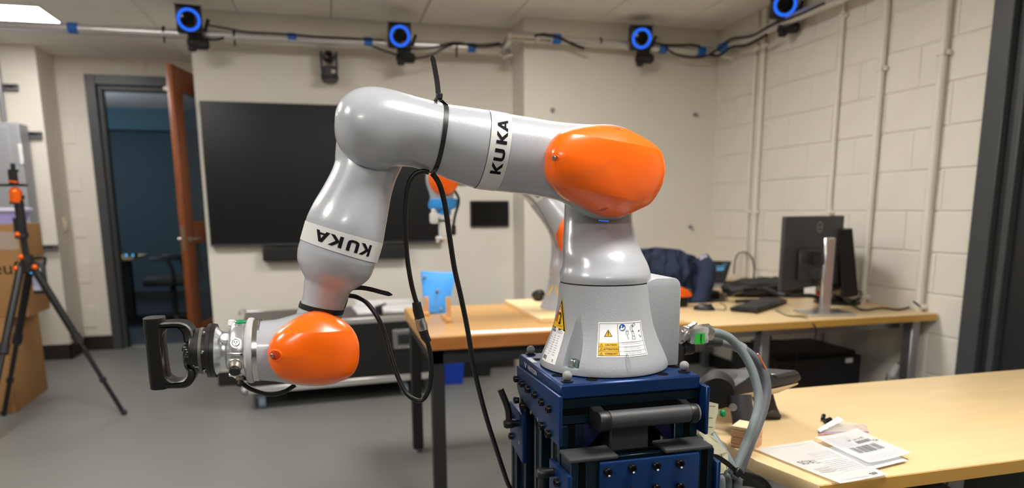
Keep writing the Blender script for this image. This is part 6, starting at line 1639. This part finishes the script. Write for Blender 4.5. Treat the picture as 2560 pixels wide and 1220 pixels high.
mb.rings([[q+V((0, 0, .0042)), q+V((0, 0, -.0042)), q+V((0, .0016, -.0042)), q+V((0, .0016, .0042))] for q in path]+[[aY(981, 737, 1.23)+V((0, f, e)) for e, f in ((.001, 0), (-.001, 0), (-.001, .0016), (.001, .0016))]])
obj('tail', mb, 'black', T); obj('head', MB().box(aY(862, 722, 1.246), (.010, .009, .010), .0015), 'black', T)
mb = MB(); mb.tube(crom([aY(862, 722, 1.246), aY(866, 745, 1.245), aY(858, 770, 1.238)], 4), .0035, 6); obj('return_loop', mb, 'black', T)
# sensor cable: tie -> loop -> connector -> back to the wrist
cab = thing('sensor_cable', 'black sensor cable looping from the upper arm tie down to the wrist neck', 'cable', aY(1045, 1000, 1.19), 'black cables on the robot')
A_ = [(1072, 431, 1.165), (1056, 428, 1.165), (1036, 436, 1.165), (1021, 462, 1.165), (1014, 515, 1.165), (1014, 580, 1.165), (1018, 645, 1.165), (1029, 712, 1.165), (1041, 757, 1.165)]
obj('upper_lead', MB().tube(crom([aY(*p) for p in A_], 8), .0042, 12), 'cable', cab)
cn_ = obj('plug', MB().tube([aY(1041, 756, 1.165), aY(1044, 775, 1.165), aY(1050, 797, 1.165)], [.0075, .0085, .0085], 18), 'black', cab)
obj('silver_coupling', MB().tube([aY(1049, 795, 1.165), aY(1051, 803, 1.165), aY(1054, 812, 1.165), aY(1057, 825, 1.165)], [.0095, .0085, .0098, .0092], 20), 'steel', cab)
obj('plug', MB().tube([aY(1057, 824, 1.165), aY(1063, 842, 1.165), aY(1071, 855, 1.165)], [.0085, .0078, .006], 18), 'black', cab)
B_ = [(1067, 850, 1.165), (1076, 885, 1.165), (1078, 930, 1.165), (1073, 970, 1.165), (1060, 996, 1.168), (1043, 1001, 1.17), (1018, 985, 1.18), (996, 945, 1.19), (979, 895, 1.2), (963, 840, 1.21), (945, 795, 1.215), (918, 758, 1.225), (893, 743, 1.235), (872, 739, 1.245)]
obj('lower_lead', MB().tube(crom([aY(*p) for p in B_], 8), .0042, 12), 'cable', cab)
C2 = [(1080, 433, 1.155), (1098, 460, 1.155), (1112, 510, 1.155), (1123, 585, 1.155), (1136, 670, 1.16), (1153, 745, 1.165), (1170, 830, 1.17), (1186, 925, 1.18), (1212, 1030, 1.19), (1240, 1120, 1.20), (1270, 1210, 1.21), (1300, 1290, 1.22)]
pts = [aY(*p) for p in C2]+[V((.25, 1.28, .38)), V((.26, 1.36, .10)), V((.30, 1.45, .006)), V((.42, 1.58, .006))]
wire(pts, .0046, 'long black cable hanging from the upper arm tie past the pedestal to the floor', 'cable', group='black cables on the robot', n=12)
C3 = [(572, 912, 1.20), (583, 930, 1.20), (603, 955, 1.195), (630, 973, 1.195), (670, 985, 1.20), (705, 981, 1.205), (738, 962, 1.21)]
wire([aY(*p) for p in C3], .0042, 'short black cable bowed under the wrist from flange to cover', 'cable', group='black cables on the robot', n=12)
# thick grey cables from the base to the floor
GL = 'thick grey cables from the robot base'
t = thing('power_cable', 'light grey thick cable arching nearest from the silver connector', 'cable', aY(1850, 1180, 1.12), GL)
g1 = [(1776, 831, 1.162), (1800, 834, 1.162), (1828, 848, 1.16), (1856, 880, 1.155), (1876, 915, 1.145), (1889, 952, 1.135), (1896, 990, 1.125), (1893, 1028, 1.115), (1882, 1065, 1.105), (1867, 1105, 1.10), (1848, 1150, 1.09), (1828, 1200, 1.08), (1805, 1260, 1.08)]
gp = [aY(*p) for p in g1]; gp += [V((gp[-1].x-.01, 1.09, .45)), V((gp[-1].x, 1.12, .2)), V((gp[-1].x+.02, 1.25, .012)), V((gp[-1].x+.05, 1.5, .012))]
obj('jacket', MB().tube(crom(gp, 8), .0085, 16), 'cablelt', t)
t2 = thing('motor_cable', 'darker grey thick cable arching behind with a clear sleeve', 'cable', aY(1860, 1180, 1.14), GL)
g2 = [(1762, 852, 1.20), (1800, 854, 1.20), (1835, 862, 1.195), (1868, 880, 1.19), (1895, 905, 1.185), (1912, 940, 1.175), (1917, 978, 1.165), (1910, 1018, 1.155), (1898, 1055, 1.145), (1880, 1100, 1.13), (1862, 1145, 1.118), (1843, 1195, 1.108), (1822, 1255, 1.105)]
gp = [aY(*p) for p in g2]; gp += [V((gp[-1].x-.01, 1.12, .45)), V((gp[-1].x, 1.16, .2)), V((gp[-1].x+.02, 1.28, .012)), V((gp[-1].x+.07, 1.5, .012))]
obj('jacket', MB().tube(crom(gp, 8), .0092, 16), 'cablegrey', t2)
obj('clear_sleeve', MB().tube(crom([aY(1802, 854, 1.20), aY(1835, 862, 1.195), aY(1858, 874, 1.192)], 6), .0118, 16, cap=False), 'sleeve', t2)
obj('dark_boot', MB().tube([aY(1764, 853, 1.20), aY(1800, 855, 1.20)], .0105, 16), 'dgrey', t2)
obj('orange_label', MB().box(aY(1905, 905, 1.172), (.0018, .003, .042), mx=Matrix.Rotation(-.55, 4, 'Y')), 'orange', t2)
for k, (dx, dy, m_, l) in enumerate(((0, 0, 'cablelt', 'light grey cable under the paper tags, left one'), (.018, .004, 'cablegrey', 'mid grey cable under the paper tags, middle one'), (.036, .0, 'cablelt', 'light grey cable under the paper tags, right one'))):
    pts = [aY(1766, 1095, 1.10)+V((dx*.6, .02+dy, 0)), aY(1775, 1150, 1.08)+V((dx, dy, 0)), aY(1790, 1190, 1.07)+V((dx, dy, 0)), aY(1800, 1240, 1.07)+V((dx, dy, 0)), V((.67+dx, 1.09, .4)), V((.67+dx, 1.14, .1)), V((.69+dx, 1.3, .012))]
    wire(pts, .0088, l, 'cable', m_, GL, n=14)
def tag_(pxs, Y, lab, marks, sz=None):
    t = thing('paper_tag', lab, 'tag', aY(*pxs[0], Y), 'paper tags on the grey cables')
    P_ = [aY(x, y, Y+.02*((i % 2))) for i, (x, y) in enumerate(pxs)]
    mb = MB(); mb.prism(P_, V((0, .0006, 0))); obj('paper', mb, 'sticky', t)
    return t, P_
t, P_ = tag_([(1752, 1000), (1770, 1004), (1796, 1010), (1795, 1030), (1788, 1055), (1786, 1090), (1757, 1084), (1748, 1080)], 1.10, 'upper cream paper tag with a barcode beside the pedestal', None)
mb = MB(); fnt = lambda x, y: aY(x, y, 1.0985)
for x0, w in ((1753.5, 1.5), (1757, 3), (1761, 1.5)): polyf(mb, [(x0, 1053), (x0+w, 1053), (x0+w, 1067), (x0, 1067)], fnt)
for x0, x1, y in ((1774, 1788, 1016), (1766, 1782, 1045), (1766, 1782, 1068)): polyf(mb, [(x0, y-1.2), (x1, y-.4), (x1, y+1), (x0, y+.2)], fnt)
o = obj('print', mb, 'ink', t, fix=False)
obj('orange_sticker', MB().prism([aY(1753, 1015, 1.098), aY(1757, 1015, 1.098), aY(1756, 1034, 1.098), aY(1752, 1036, 1.098)], V((0, .0003, 0))), 'orange', t)
t, P_ = tag_([(1746, 1083), (1758, 1078), (1786, 1092), (1800, 1110), (1819, 1130), (1824, 1184), (1790, 1184), (1778, 1140), (1774, 1110)], 1.055, 'lower cream paper tag hanging under the black strap', None)
mb = MB(); fnt = lambda x, y: aY(x, y, 1.0535)
for x0, y0, x1, y1 in ((1790, 1163, 1791.5, 1179), (1815, 1165, 1818, 1178), (1802, 1136, 1805, 1144), (1780, 1127, 1783, 1136)): polyf(mb, [(x0, y0), (x0+1.6, y0), (x1+1.6, y1), (x1, y1)], fnt)
obj('print', mb, 'ink', t, fix=False)
obj('orange_sticker', MB().prism([aY(1775, 1128, 1.053), aY(1777, 1128, 1.053), aY(1781, 1140, 1.053), aY(1775, 1140, 1.053)], V((0, .0003, 0))), 'orange', t)
T = thing('strap_tie', 'broad black cable tie bundling the grey cables beside the pedestal', 'cable tie', aY(1850, 1185, 1.03))
path = crom([aY(1780, 1142, 1.03), aY(1798, 1146, 1.025), aY(1820, 1160, 1.02), aY(1838, 1176, 1.02), aY(1860, 1192, 1.02), aY(1885, 1206, 1.02), aY(1915, 1222, 1.03)], 5)
mb = MB(); mb.rings([[q+V((0, 0, .0055)), q+V((0, 0, -.0055)), q+V((0, .003, -.0055)), q+V((0, .003, .0055))] for q in path]); obj('strap', mb, 'black', T)
obj('head', MB().box(aY(1845, 1181, 1.018), (.014, .008, .016), .002, mx=Matrix.Rotation(.7, 4, 'Y')), 'black', T)
for k, (pts, l) in enumerate((([(1830, 1192), (1850, 1186), (1880, 1190), (1910, 1205), (1930, 1230), (1985, 1300), (2020, 1380)], 'black cable under the desk corner, upper one'), ([(1830, 1215), (1860, 1208), (1895, 1215), (1915, 1230), (1960, 1290), (2000, 1380)], 'black cable under the desk corner, lower one'))):
    wire([aY(x, y, 1.15) for x, y in pts], .006, l, group='black cables under the desk corner')
